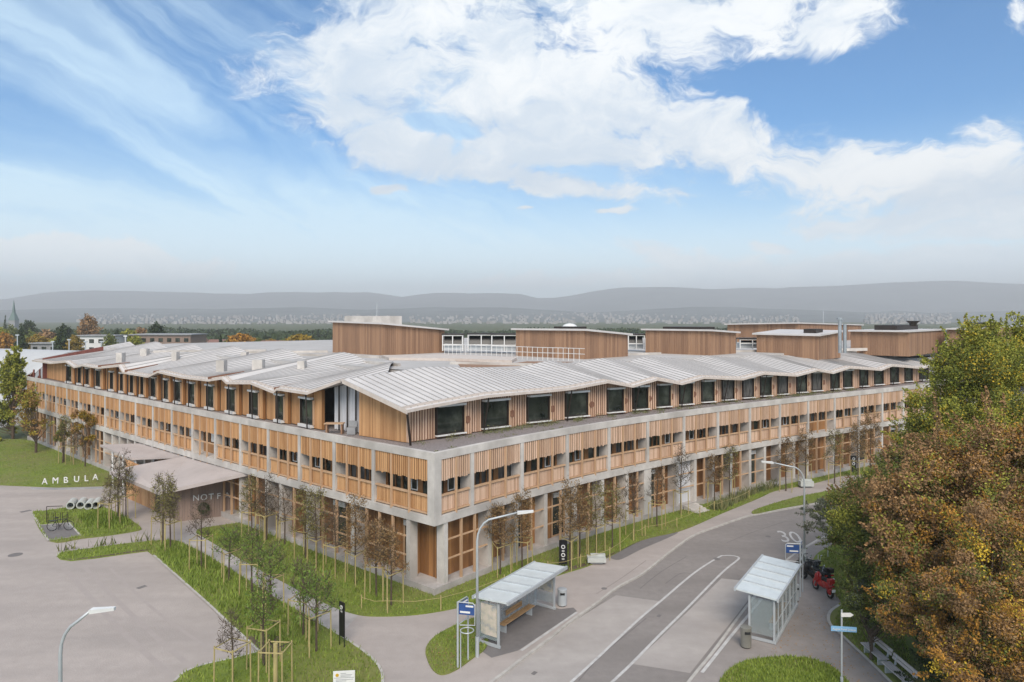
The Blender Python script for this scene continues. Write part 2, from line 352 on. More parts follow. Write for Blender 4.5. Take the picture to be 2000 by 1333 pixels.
ZP, ZB0, ZB1, ZT0, ZT1 = .55, 4.32, 4.83, 8.28, 8.75
def outline(d, back):
    a = [FR.p(min(q, FR.L-.3), d) for q in np.arange(FR.L, max(d, .4), -1.0)]
    b = [FL.p(q, d) for q in np.arange(max(d, .4), FL.L-.2, 1.0)]
    c0, t1, t2 = FR.p(0, 0), FR.tn(0)[1], FL.tn(0)[1]
    c = (c0[0]+(t1[0]+t2[0])*d, c0[1]+(t1[1]+t2[1])*d)
    return a+[c]+b+back
BACK = [(-58, 118), (-20, 150), (70, 150), (100, 118)]
hosp = thing('hospital_building', 'long three storey timber and concrete hospital with zigzag metal roof meeting at a sharp corner', 'building', (*FR.p(0, 0), 0))
obj('plinth', Mesh().prism(outline(-.02, BACK), -.3, ZP), 'plinth', hosp)
obj('floor_slab', Mesh().prism(outline(0, BACK), ZB0, ZB1), 'conc', hosp)
obj('roof_deck', Mesh().prism(outline(.30, BACK), ZT0+.02, 8.46), 'gravel', hosp)
for F, q0 in ((FR, 0.0), (FL, .32)):
    obj('parapet_beam', F.strip(q0, F.L, 0, .32, ZT0, ZT1), 'conc', hosp)
    obj('parapet_flashing', F.strip(q0+.5, F.L-.2, .34, .46, 8.52, 8.70), 'frame_dark' if F is FR else 'conc_dark', hosp)
# corner columns and all fins
cp = FR.p(0, 0)
obj('column', Mesh().hexa([(*p, ZB1-.1) for p in (cp, FR.p(.62, .01), FR.p(.62, .6), FL.p(.62, .01))][:4]+[(*p, ZT0) for p in (cp, FR.p(.62, .01), FR.p(.62, .6), FL.p(.62, .01))]), 'conc', hosp)
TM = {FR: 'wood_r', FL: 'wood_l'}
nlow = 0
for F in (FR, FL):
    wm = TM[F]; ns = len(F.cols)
    for i in range(ns):
        q0 = F.cols[i]; last = i == ns-1; q1 = F.L if last else F.cols[i+1]
        if q1-q0 < 1.5: continue
        if i > 0:
            obj('column', F.box(Mesh(), q0-.15, q0+.15, .02, 1.0, ZB1, ZT0), 'conc', hosp)
        a, b = (q0+.15 if i else .62), (q1-.15 if not last else q1)
        np_ = 2 if (F is FR and i == 0) else 3
        zlow = 6.99
        loggia = (F is FR and i == 10) or (F is FL and i in (6,))
        # hanging slat screen
        scr = F.slats(a+.03, b-.03, .06, .118, .05, zlow, ZT0-.01, .2, jag=.10)
        so = obj('slat_screen', scr, wm, hosp)
        obj('gap_shade_panel', F.box(Mesh(), a, b, .13, .17, zlow+.15, ZT0-.02), 'gap_shade', so)  # dark sheet behind the screen; gap shade is put into its colour
        # balustrade, rail
        pan = (b-a)/np_
        if not loggia:
            bs = F.slats(a+.02, b-.02, .20, .135, .03, 5.02, 5.93, .165)
            bo = obj('balustrade', bs, wm, hosp)
            obj('gap_shade_panel', F.box(Mesh(), a, b, .26, .29, 5.0, 5.94), 'gap_shade', bo)  # same dark sheet, painting the shade between the balustrade slats
            obj('kick_board', F.box(Mesh(), a, b, .12, .30, 4.90, 5.0), 'wood_post', bo)
            obj('handrail', F.box(Mesh(), a, b, .10, .30, 5.97, 6.07), 'wood_post', bo)
        else:
            bo = obj('handrail', F.box(Mesh(), a, b, .10, .18, 5.97, 6.07), 'wood_post', hosp)
        for k in range(1, np_):
            c = a+pan*k; obj('post', F.box(Mesh(), c-.05, c+.05, -.02, .12, 4.75, ZT0-.03), 'wood_post', hosp)
        # room front behind the walkway: glazing strip with frames
        fr = Mesh()
        F.box(fr, a, b, 1.0, 1.06, ZB1, 5.75); F.box(fr, a, b, 1.0, 1.06, 7.65, ZT0)
        for k in range(np_):
            for t in ((0, .16), (.62, .72)) if (i+k) % 2 else ((0, .10), (.40, .46), (.88, 1.0)):
                F.box(fr, a+pan*(k+t[0]), a+pan*(k+t[1]), .98, 1.05, 5.75, 7.65)
        wo_ = obj('window', F.box(Mesh(), a, b, 1.08, 1.12, 5.7, 7.7), 'glass2' if (i*7) % 3 == 1 else 'glass', hosp)
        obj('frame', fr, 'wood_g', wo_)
        cs = Mesh(); k = (i*2+1) % np_
        cw = a+pan*(k+.12)
        for e in (0, .55): F.box(cs, cw+e, cw+e+.05, .93, .97, 5.95, 7.0)
        F.box(cs, cw, cw+.6, .93, .97, 5.92, 5.98); F.box(cs, cw, cw+.6, .93, .97, 6.98, 7.03)
        obj('casement', cs, 'white', wo_)
        if F is FL and i in (7, 6):
            obj('roller_blind', F.box(Mesh(), a+pan*1.1, a+pan*1.75, .9, .94, 5.9, 7.1), 'white', wo_)
# ground floor: fins, boards, lattice
lowR = [F_ for F_ in [FR.s_at(p_, .02) for p_ in (872, 958, 1010, 1067, 1125, 1178, 1226, 1266, 1324, 1359, 1394.6, 1429, 1466, 1495, 1524, 1552, 1578, 1630, 1678, 1724, 1767)]]
lowL = [FL.s_at(p_, .02) for p_ in (796, 687, 600, 546, 519, 468, 419, 376, 333, 296, 281, 262, 248, 232, 218, 202, 177, 152, 130, 110, 90)]
for F, qs in ((FR, lowR), (FL, lowL)):
    for j, q in enumerate(qs):
        w = .17 if not (F is FR and j == 7) else .45
        obj('column', F.box(Mesh(), q-w, q+w, .06, 1.0 if j else .7, ZP-.02, ZB0), 'conc', hosp)
        q1 = qs[j+1] if j+1 < len(qs) else F.L
        a, b = q+w, q1-.17
        if b-a < .6: continue
        n = max(1, int(round((b-a)/1.45)))
        mode = (j*5+(0 if F is FR else 2)) % 4
        recess = 1.0
        wl = Mesh(); gl = Mesh(); fr = Mesh(); bl = Mesh(); has = False
        for k in range(n):
            u0, u1 = a+(b-a)*k/n, a+(b-a)*(k+1)/n
            g = ((j*3+k*2+(F is FL)) % 5 == 1)
            if F is FR and j == 8: g = False
            if g:
                gl, fr, bl = Mesh(), Mesh(), Mesh(); F.box(gl, u0+.12, u1-.12, 1.06, 1.1, ZP+.1, 3.75)
                for e in (u0, u1-.12): F.box(fr, e, e+.12, 1.0, 1.08, ZP, 4.3)
                F.box(fr, u0+.12, u1-.12, 1.0, 1.08, 3.75, 4.3); F.box(fr, u0+.12, u1-.12, 1.0, 1.08, ZP, ZP+.1)
                F.box(bl, u0+.14, u1-.14, .88, 1.0, 3.5, 3.85)
                w_ = obj('shopfront', gl, 'glass', hosp); obj('frame', fr, 'wood_post', w_); obj('blind_box', bl, 'white', w_)
            else:
                c_ = F.slats(u0, u1, 1.0, .172, .04, ZP, ZB0, .18); wl.add(c_.v, c_.f)
        F.box(wl, a, b, 1.12, 1.2, ZP, ZB0)
        if F is FR and j == 8:
            obj('stair_wall', F.box(Mesh(), a, b, .5, .9, ZP, ZB0), 'curtain', hosp)
        else:
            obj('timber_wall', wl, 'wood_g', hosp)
        lt = Mesh()
        for z in (1.95, 3.15): F.box(lt, a, b, .12, .20, z, z+.09)
        for k in range(1, n): c = a+(b-a)*k/n; F.box(lt, c-.06, c+.06, .04, .2, ZP, ZB0)
        obj('timber_lattice', lt, 'wood_post', hosp)
# recessed corner porch
cr = Mesh()
for F in (FR, FL):
    c_ = F.slats(1.3, (lowR if F is FR else lowL)[0]+.9, 1.3, .172, .05, ZP, 3.9, .18); cr.add(c_.v, c_.f)
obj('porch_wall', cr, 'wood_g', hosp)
obj('porch_core', Mesh().hexa([(*p, ZP) for p in (FR.p(1.38, 1.38), FR.p(3.4, 1.38), FR.p(3.4, 3), FL.p(3.4, 1.38))]+[(*p, ZB0) for p in (FR.p(1.38, 1.38), FR.p(3.4, 1.38), FR.p(3.4, 3), FL.p(3.4, 1.38))]), 'conc_dark', hosp)

# ------------------------------------------------------------------ top storey and zigzag roofs
def lerp(xs, ys): return lambda q: float(np.interp(q, xs, ys))
dwR = lerp([0, 3, 30, 80], [4.9, 4.7, 3.3, 3.0]); deR = lambda q: dwR(q)-(1.15 if q > 2 else 1.15+.13*(2-q))
dwL = lambda q: 2.05 if q < 9 else max(1.75, 2.05-.05*(q-9)); deL = lambda q: dwL(q)-1.0
def zig(F, pts, d, fix=None):
    r = [F.z_at(px, py, d) for px, py in pts]; r.sort(); return r
eR = zig(FR, [(952, 773), (1028, 766), (1060, 764), (1118, 758), (1187, 745), (1236, 754), (1284, 740), (1332, 749), (1375, 737), (1451, 740), (1492, 729), (1557, 733), (1597, 722.5), (1627, 728), (1660, 717.5), (1721, 722), (1743, 713.5), (1803, 719), (1828, 710)], deR)
eR = [(-.6, 10.95), (1.0, 10.95)]+eR
eR.append((FR.L+1, eR[-1][1]))
DB = 10.4
bR = [(1.0, 12.55)]+zig(FR, [(833, 717), (922, 718), (998, 721), (1070, 705), (1120, 711), (1174, 700), (1225, 706), (1260, 697.5), (1347, 702), (1377, 695), (1440, 698), (1480, 691), (1520, 694), (1547, 690), (1600, 692), (1635, 687), (1690, 689), (1723, 686), (1800, 686)], DB)
eL = zig(FL, [(664, 743), (600, 767), (541, 758.5), (534, 765), (489, 747), (442, 747), (433, 738), (407, 742), (355, 736), (308, 725.5), (289, 735), (240, 727), (232, 714), (192, 718), (160, 713), (145, 717), (128, 706), (100, 709)], deL)
eL = [(-.6, 10.95)]+eL+[(FL.L+1, eL[-1][1])]
for nm, e_ in (('eR', eR), ('bR', bR), ('eL', eL)): print(nm, [(round(a, 1), round(b, 2)) for a, b in e_])
ezR, bzR, ezL = [lerp([a for a, b in e_], [b for a, b in e_]) for e_ in (eR, bR, eL)]
bzL = lambda q: 12.95+.5*math.sin(q/11.5*2*math.pi-.9) if q > 5 else 12.9
DBL = 13.5
def rz(F, q, d):
    if F is FR: d0, z0, z1, d1 = deR(q), ezR(q), bzR(q), DB
    else: d0, z0, z1, d1 = deL(q), ezL(q), bzL(q), DBL
    return z0+(z1-z0)*(d-d0)/(d1-d0)
def sheet(F, qs, q_lo, q_hi, hi):
    """folded sheet with thickness; seams are ribs"""
    top = Mesh(); ribs = Mesh(); fas = Mesh(); v = []; w = []
    for q in qs:
        d0 = deR(q) if F is FR else deL(q)
        for k in range(4):
            d = d0+(hi(q)-d0)*k/3; p = F.p(q, d); v.append((*p, rz(F, q, d))); w.append((*p, rz(F, q, d)-.10))
    n = len(qs)
    for i in range(n-1):
        for k in range(3):
            a = [i*4+k, i*4+k+1, (i+1)*4+k+1, (i+1)*4+k]
            top.add([v[j] for j in a]+[w[j] for j in a], [(0, 1, 2, 3), (7, 6, 5, 4), (0, 3, 7, 4), (1, 2, 6, 5)] + ([(0, 1, 5, 4)] if i == 0 else []) + ([(3, 2, 6, 7)] if i == n-2 else []))
    for i, q in enumerate(qs):
        d0 = (deR(q) if F is FR else deL(q))+.25; p0, p1 = F.p(q, d0), F.p(q, hi(q)); z0, z1 = rz(F, q, d0), rz(F, q, hi(q))
        (tx, ty), _ = F.tn(q); e = .028
        ribs.hexa([(p0[0]-tx*e, p0[1]-ty*e, z0), (p0[0]+tx*e, p0[1]+ty*e, z0), (p1[0]+tx*e, p1[1]+ty*e, z1), (p1[0]-tx*e, p1[1]-ty*e, z1),
                   (p0[0]-tx*e, p0[1]-ty*e, z0+.05), (p0[0]+tx*e, p0[1]+ty*e, z0+.05), (p1[0]+tx*e, p1[1]+ty*e, z1+.05), (p1[0]-tx*e, p1[1]-ty*e, z1+.05)])
    for dd, t0, t1, wd in ((-.03, -.17, .03, .05), (.30, .0, .10, .05), (.48, .0, .09, .05)):
        for i in range(n-1):
            q0, q1 = qs[i], qs[i+1]; f0 = deR if F is FR else deL
            P = []
            for zz in (t0, t1):
                for q, o in ((q0, 0), (q1, 0), (q1, wd), (q0, wd)):
                    d = f0(q)+dd+o; P.append((*F.p(q, d), rz(F, q, f0(q)+max(dd, 0))+zz))
            fas.hexa(P)
    return top, ribs, fas
def qrange(e_, lo, hi, step=.55):
    ks = sorted({q for q, z in e_ if lo < q < hi} | {lo, hi}); out = []
    for a, b in zip(ks, ks[1:]):
        m_ = max(1, round((b-a)/step)); out += [a+(b-a)*k/m_ for k in range(m_)]
    return out+[hi]
top, ribs, fas = sheet(FR, qrange(eR, 1.0, FR.L, .6), 1, FR.L, lambda q: DB)
ro = obj('metal_roof', top, 'roof', hosp); obj('standing_seam', ribs, 'seam', ro); obj('fascia', fas, 'fascia', ro)
sT = FL.s_at(664, deL)
ctip = FR.p(1.0, deR(1.0))
qs = qrange(eL, sT-.05, FL.L, .6)
top, ribs, fas = sheet(FL, qs, 0, 0, lambda q: DBL if q > sT+9 else DBL-(9-(q-sT))*.95)
ro = obj('metal_roof', top, 'roof', hosp); obj('standing_seam', ribs, 'seam', ro); obj('fascia', fas, 'fascia', ro)
for px, py in ((192, 718), (244, 727), (300, 735), (407, 742), (536, 766)):
    q = FL.s_at(px, deL); M_ = Mesh(); P = []
    for dz0 in (-.12, .24):
        for a, o in ((0, 0), (.1, 0), (.1, 3.4), (0, 3.4)): d = deL(q)+o; P.append((*FL.p(q+a, d), rz(FL, q, d)+(dz0 if dz0 < 0 else dz0*(1-.5*o/3.4))))
    obj('verge_board', M_.hexa(P), 'vent_brown', hosp)
# edge board of the corner sheet that falls from the ridge to the tip
a_, b_ = Vector((*FR.p(1.0, deR(1.0)-.03), rz(FR, 1.0, deR(1.0)))), Vector((*FR.p(1.0, DB), rz(FR, 1.0, DB)))
t_ = Vector((*FR.tn(0)[0], 0))
obj('verge_board', Mesh().hexa([a_-t_*.05-Vector((0, 0, .26)), a_-Vector((0, 0, .26)), b_-Vector((0, 0, .26)), b_-t_*.05-Vector((0, 0, .26)), a_-t_*.05+Vector((0, 0, .04)), a_+Vector((0, 0, .04)), b_+Vector((0, 0, .04)), b_-t_*.05+Vector((0, 0, .04))]), 'fascia', hosp)
# walls in rooms with a slight sawtooth, each with its window
WR = [(850, 905), (941, 992), (1029, 1072), (1104, 1147), (1185, 1216), (1236, 1264), (1283, 1308), (1327, 1351), (1370, 1393), (1410, 1432), (1450, 1470), (1485, 1504.5), (1519, 1537), (1555.5, 1573.5), (1586, 1603.5), (1622, 1637), (1647.6, 1662.6), (1679, 1693), (1708, 1723), (1739, 1752.6), (1767, 1779.6), (1794, 1806)]
WL = [(587.6, 614), (541, 557.5), (488.5, 508), (445, 463), (404.5, 421), (370, 383.5), (343, 356.5), (322, 332.5), (296.5, 308), (277, 284), (256.4, 264), (237, 244), (218, 225), (189, 199), (170, 177), (154, 162), (134, 143.6)]
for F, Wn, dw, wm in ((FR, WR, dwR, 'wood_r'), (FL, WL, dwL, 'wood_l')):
    win = sorted(tuple(sorted((F.s_at(a, dw), F.s_at(b, dw)))) for a, b in Wn)
    if F is FR: win = [(a+.14, b-.24) for a, b in win]
    else: win = [(a+.05, b-.10) for a, b in win]
    start = 2.3 if F is FR else F.s_at(631, dw)
    for i, (a, b) in enumerate(win):
        u0 = start if i == 0 else (win[i-1][1]*.6+a*.4 if F is FR else win[i-1][1]*.25+a*.75)
        u1 = F.L-.5 if i == len(win)-1 else (b*.6+win[i+1][0]*.4 if F is FR else b*.25+win[i+1][0]*.75)
        saw = lambda q: (dw(q)+.22-.45*(q-u0)/(u1-u0)) if F is FR else (dw(q)-.15+.35*(q-u0)/(u1-u0))
        wl = Mesh(); bk = Mesh()
        for (c0, c1) in ((u0, a-.08), (b+.08, u1)):
            if c1-c0 < .15: continue
            n = max(1, round((c1-c0)/(.20 if F is FR else .17)))
            for k in range(n):
                c = c0+(c1-c0)*(k+.5)/n; w = .058; dd = saw(c)
                P = [F.p(c-w, dd), F.p(c+w, dd), F.p(c+w, dd+.05), F.p(c-w, dd+.05)]
                wl.hexa([(*p, 8.55) for p in P]+[(*p, rz(F, c, dd)-.14) for p in P])
        n = max(2, round((u1-u0)/.6)); cc_ = [u0+(u1-u0)*k/n for k in range(n+1)]
        for c0, c1 in zip(cc_, cc_[1:]):
            P = [F.p(c0, saw(c0)+.06), F.p(c1, saw(c1)+.06), F.p(c1, saw(c1)+.3), F.p(c0, saw(c0)+.3)]
            bk.hexa([(*p, 8.5) for p in P]+[(*p, rz(F, c, saw(c)) - .13) for p, c in zip(P, (c0, c1, c1, c0))])
        for k in range(max(2, round((b-a)/.17))):     # boards above the window
            n_ = max(2, round((b-a)/.17)); c = a+(b-a)*(k+.5)/n_; dd = saw(c)
            P = [F.p(c-.058, dd), F.p(c+.058, dd), F.p(c+.058, dd+.05), F.p(c-.058, dd+.05)]
            wl.hexa([(*p, 10.72) for p in P]+[(*p, max(10.75, rz(F, c, dd)-.14)) for p in P])
        wo_ = obj('room_wall', wl, wm, hosp); obj('backing', bk, 'vent_brown' if F is FR else 'wood_g', wo_)
        def sb(M_, q0, q1, d0, d1, z0, z1):
            P = [F.p(q0, saw(q0)+d0), F.p(q1, saw(q1)+d0), F.p(q1, saw(q1)+d1), F.p(q0, saw(q0)+d1)]
            return M_.hexa([(*p, z0) for p in P]+[(*p, z1) for p in P])
        zt = min(10.66, rz(F, (a+b)/2, dw(a))-.35)
        gw = obj('window', sb(Mesh(), a, b, -.02, .05, 8.84, zt), 'glass2' if (F is FR and i in (9, 10, 12, 14)) else 'glass', hosp)
        fr = Mesh(); sb(fr, a-.09, a, -.13, .06, 8.76, zt+.05); sb(fr, b, b+.04, -.20, .06, 8.76, zt+.05); sb(fr, a, b, -.12, .06, 8.76, 8.84)
        obj('frame', fr, 'frame_dark', gw)
        rv = Mesh(); sb(rv, b+.04, b+.20, -.14, .06, 8.76, zt+.05)
        obj('reveal', rv, 'wood_post', gw)
        if F is FL: obj('reveal', sb(Mesh(), a-.22, a-.09, -.12, .06, 8.76, zt), 'wood_post', gw)
        obj('awning_box', sb(Mesh(), a-.02, b+.10, -.34, .02, zt+.05, zt+.20), 'white', gw)
        obj('sill', sb(Mesh(), a-.12, b+.16, -.34, -.02, 8.55, 8.76) if F is FL else sb(Mesh(), a-.12, b+.2, -.26, -.02, 8.66, 8.75), 'white', gw)
        if F is FR and i < 16:
            c = b+(u1-b)*.55; M_ = Mesh(); p = F.p(c, saw(c)-.01); _, n_ = F.tn(c)
            M_.tube([(p[0]-n_[0]*.03, p[1]-n_[1]*.03, 9.6), (p[0]+n_[0]*.06, p[1]+n_[1]*.06, 9.6)], .27, 14)
            obj('round_vent', M_, 'vent_brown', hosp)
        # slanting strut from the deck edge up to the eave
        q = a-.25 if F is FR else a-.35
        de = (deR if F is FR else deL)(q)
        M_ = Mesh().tube([(*F.p(q, saw(q)-(.45 if F is FR else .75)), 8.46), (*F.p(q+(.35 if F is FL else 0), de+.25), rz(F, q, de+.25)-.1)], .055, 6)
        if F is FL or i % 2: obj('strut', M_, 'frame_dark', hosp)
# corner walls
cw = FR.p(2.34, 5.0)
M_ = Mesh(); bk = Mesh(); w1 = FL.p(FL.s_at(702, dwL), 2.05)
wc = Vector((-7.15, 46.9)); wl_ = Vector(w1); n = 34
d_ = (wl_-wc); L_ = d_.length; dn = d_/L_; nn_ = Vector((dn.y, -dn.x)); nn_ = nn_ if nn_.y > 0 else -nn_
tipd = Vector(FR.p(1.0, 0)); n1 = Vector(FR.tn(0)[1])
for k in range(n):
    c = wc+d_*((k+.5)/n); dd = (c-tipd).dot(n1); z = rz(FR, 1.0, dd)-.12
    P = [c-dn*.06, c+dn*.06, c+dn*.06+nn_*.05, c-dn*.06+nn_*.05]; M_.hexa([(*p, 8.5) for p in P]+[(*p, z) for p in P])
z0, z1 = rz(FR, 1.0, (wc-tipd).dot(n1))-.13, rz(FR, 1.0, (wl_-tipd).dot(n1))-.13
P = [wc+nn_*.06, wl_+nn_*.06, wl_+nn_*.3, wc+nn_*.3]; bk.hexa([(*p, 8.5) for p in P]+[(*P[0], z0), (*P[1], z1), (*P[2], z1), (*P[3], z0)])
ww = obj('corner_wall', M_, 'wood_l', hosp); obj('backing', bk, 'wood_g', ww)
s0_ = Vector(FR.p(2.3, dwR(2.3)+.22)); d2 = s0_-wc; M_ = Mesh(); bk = Mesh()
k = max(2, int(d2.length/.17)); dn2 = d2.normalized(); n2 = Vector((-dn2.y, dn2.x))
for i in range(k):
    c = wc+d2*((i+.5)/k); P = [c-dn2*.06, c+dn2*.06, c+dn2*.06+n2*.05, c-dn2*.06+n2*.05]; M_.hexa([(*p, 8.5) for p in P]+[(*p, rz(FR, 1.6, (c-tipd).dot(n1))-.12) for p in P])
P = [wc+n2*.06, s0_+n2*.06, s0_+n2*.3, wc+n2*.3]; bk.hexa([(*p, 8.5) for p in P]+[(*p, 11.0) for p in P])
ww = obj('corner_wall', M_, 'wood_r', hosp); obj('backing', bk, 'wood_g', ww)
obj('strut', Mesh().tube([(-6.75, 46.0, 8.46), (ctip[0]-.05, ctip[1]+.25, 10.8)], .08, 8), 'frame_dark', hosp)
# curtained terrace recess left of the corner
T0, T1 = Vector(w1), Vector(FL.p(FL.s_at(633, dwL), 2.0)); rec = (Vector(FL.tn(6)[1])*2.0)
dT = T1-T0; M_ = Mesh(); N = 60
for i in range(N):
    a, b = i/N, (i+1)/N; o1, o2 = .05*math.sin(i*1.3), .05*math.sin((i+1)*1.3)
    pa, pb = T0+dT*a+rec*(.35+o1), T0+dT*b+rec*(.35+o2)
    za = 12.35-.9*abs(a-.2); zb = 12.35-.9*abs(b-.2)
    M_.add([(*pa, 8.5), (*pb, 8.5), (*pb, zb), (*pa, za)], [(0, 1, 2, 3)])
obj('curtain', M_, 'curtain', hosp, recalc=False)
for i, t in enumerate((.03, .27, .52, .77)):
    c = T0+dT*t+rec*.24; obj('curtain_post', Mesh().box(c.x-.05, c.x+.05, c.y-.05, c.y+.05, 8.5, 12.2), 'frame_dark', hosp)
M_ = Mesh()
for e in (0,): p = T0+dT*e+rec*.0; q = T0+dT*e+rec*1.0; M_.hexa([(p.x-.05, p.y, 8.5), (p.x+.05, p.y, 8.5), (q.x+.05, q.y, 8.5), (q.x-.05, q.y, 8.5), (p.x-.05, p.y, 11.9), (p.x+.05, p.y, 11.9), (q.x+.05, q.y, 12.3), (q.x-.05, q.y, 12.3)])
obj('recess_wall', M_, 'wood_l', hosp)
# block behind the top storey and the flat middle roof
obj('top_storey_core', Mesh().prism(outline(7.6, BACK), 8.47, 11.2), 'conc_dark', hosp)
obj('flat_roof', Mesh().prism(outline(10.1, BACK), 11.31, 12.52), 'flat', hosp)
hs = thing('flat_roof_hatches', 'row of low grey box vents standing on the zigzag metal roof at the left', 'roof vents')
for k, (px, py, w, h) in enumerate(((236, 692, .8, .5), (283, 684, 1.0, .5), (343, 690, .7, .45), (433, 707, .9, .5), (505, 705, 1.2, .35), (478, 690, .8, .4), (590, 707, .8, .3))):
    zz = 12.9; p = G(px, py, zz); w *= .8; obj('vent_box', Mesh().box(p[0]-w/2, p[0]+w/2, p[1]-.4, p[1]+.4, 12.0, zz+h*.3), 'conc', hs)
for a, b in (((520, 690), (742, 697)), ((430, 688), (640, 686)), ((300, 686), (520, 684)), ((560, 684), (560, 690)), ((640, 700), (780, 712)), ((1160, 693), (1290, 690)), ((1300, 688), (1520, 684)), ((1530, 684), (1700, 681)), ((880, 708), (1040, 712))):
    A, B_ = Vector(G(*a, 12.7)), Vector(G(*b, 12.7)); obj('upstand', Mesh().obox(A, math.atan2((B_-A).y, (B_-A).x), (B_-A).length, .35, 12.4, 12.78), 'conc', hosp)
# roof pavilions
def pavilion(cx, cy, lx, rx, ztop, zl, zr, label, zbase=12.8, ov=.6, dirl=(-.74, .67), dirr=(.70, .71)):
    """timber plant room: near corner seen at cx, faces running to lx and rx"""
    d = FPX*(EYE-zbase)/(cy-HOR); c = Vector(((cx-1000)/FPX*d, d))
    def hit(px, v):
        k = (px-1000)/FPX; v = Vector(v); return c+v*((k*c.y-c.x)/(v.x-k*v.y))
    l, r = hit(lx, dirl), hit(rx, dirr); b = l+(r-c)
    zb = zl+zr-ztop
    t = thing('roof_pavilion', label, 'plant room', (c.x, c.y, zbase), 0, 'timber clad plant rooms on the roof')
    M_ = Mesh()
    for p, q, z0, z1 in ((l, c, zl, ztop), (c, r, ztop, zr), (r, b, zr, zb), (b, l, zb, zl)):
        n = max(2, int((q-p).length/.3)); u = (q-p)/n
        nrm = Vector((u.y, -u.x)).normalized()
        for i in range(n):
            a, e = p+u*i, p+u*(i+.93); o = nrm*rnd.uniform(.02, .05)
            za = z0+(z1-z0)*i/n; M_.hexa([(*(a+o), zbase-1), (*(e+o), zbase-1), (*(e-nrm*.05), zbase-1), (*(a-nrm*.05), zbase-1), (*(a+o), za), (*(e+o), za), (*(e-nrm*.05), za), (*(a-nrm*.05), za)])
    obj('wall', M_, 'wood_box', t)
    m_ = (c+b)/2
    P = [m_+(p-m_)*(1+ov/((p-m_).length)) for p in (c, r, b, l)]; Z = [ztop, zr, zb, zl]
    M_ = Mesh().hexa([(*p, z+.02) for p, z in zip(P, Z)]+[(*p, z+.22) for p, z in zip(P, Z)])
    obj('roof', M_, 'roof', t); return t, c, l, r, b
t, c, l, r, b = pavilion(748, 690, 650, 868, 16.15, 16.35, 15.3, 'tall timber plant room at the left, with a grey box and antenna on top')
def onb(t, nm, u0, u1, v0, v1, z0, z1, mt):
    q = lambda u, v: c+(l-c)*v+(r-c)*u
    P = [q(u0, v0), q(u1, v0), q(u1, v1), q(u0, v1)]; return obj(nm, Mesh().hexa([(*p, z0) for p in P]+[(*p, z1) for p in P]), mt, t)
onb(t, 'upper_box', -.0, .42, .15, .75, 16.1, 17.15, 'conc')
obj('antenna', Mesh().tube([(c.x-1.2, c.y+2.5, 17.1), (c.x-1.2, c.y+2.5, 18.7)], .04, 5), 'galv', t)
t, c, l, r, b = pavilion(1142, 697, 1008, 1226, 15.55, 15.5, 14.9, 'timber plant room behind the white railing, with a round dome light')
obj('dome_light', Mesh().ball((7.1, 85, 15.75), .95, .95, .5), 'white', t, smooth=True); onb(t, 'duct_box', .55, .85, .5, .8, 15.1, 15.9, 'frame_dark')
t, c, l, r, b = pavilion(1387, 690, 1261, 1437, 15.35, 15.35, 15.0, 'timber plant room on the roof, fourth of the row counted from the left')
onb(t, 'duct_box', .4, .95, .3, .9, 15.1, 15.8, 'frame_dark')
t, c, l, r, b = pavilion(1597, 688, 1478, 1641, 14.7, 14.75, 15.1, 'low timber plant room with broad pale roof, left of the twin steel flues')
onb(t, 'duct_box', .2, .5, .1, .3, 14.9, 15.55, 'frame_dark')
t, c, l, r, b = pavilion(1775, 682, 1662, 1845, 15.0, 15.0, 15.0, 'wide timber plant room with a dark vent box, right of the twin steel flues')
onb(t, 'duct_box', .15, .7, .3, .7, 15.1, 15.9, 'frame_dark')
obj('vent_cowl', Mesh().tube([(c.x+2.3, c.y+3, 15.8), (c.x+2.3, c.y+3, 16.2), (c.x+2.3, c.y+3, 16.5)], [.4, .5, .9], 10), 'frame_dark', t)
t, c, l, r, b = pavilion(1900, 678, 1850, 2010, 15.2, 15.2, 15.2, 'timber plant room at the far right of the roof, half behind the treetop')
onb(t, 'duct_box', .1, .5, .2, .6, 15.3, 16.2, 'frame_dark')
t, c, l, r, b = pavilion(1560, 668, 1421, 1682, 15.9, 15.6, 15.3, 'long timber plant room at the back of the roof with a thin mast', ov=.8)
obj('mast', Mesh().tube([(c.x+6, c.y+4, 15.8), (c.x+6, c.y+4, 18.2)], .05, 5), 'galv', t)
t = thing('twin_flue', 'pair of tall bright steel flue pipes standing between two plant rooms', 'chimney', (*G(1645, 690, 12.8), 12.8))
for dx in (-.28, .3):
    p = G(1645, 690, 12.8); obj('pipe', Mesh().tube([(p[0]+dx, p[1], 12.8), (p[0]+dx, p[1], 16.7 if dx < 0 else 16.2)], .2, 12), 'steel_pipe', t)
obj('cowl', Mesh().tube([(p[0]-.28, p[1], 16.7), (p[0]-.28, p[1], 16.95)], .36, 12), 'steel_pipe', t)
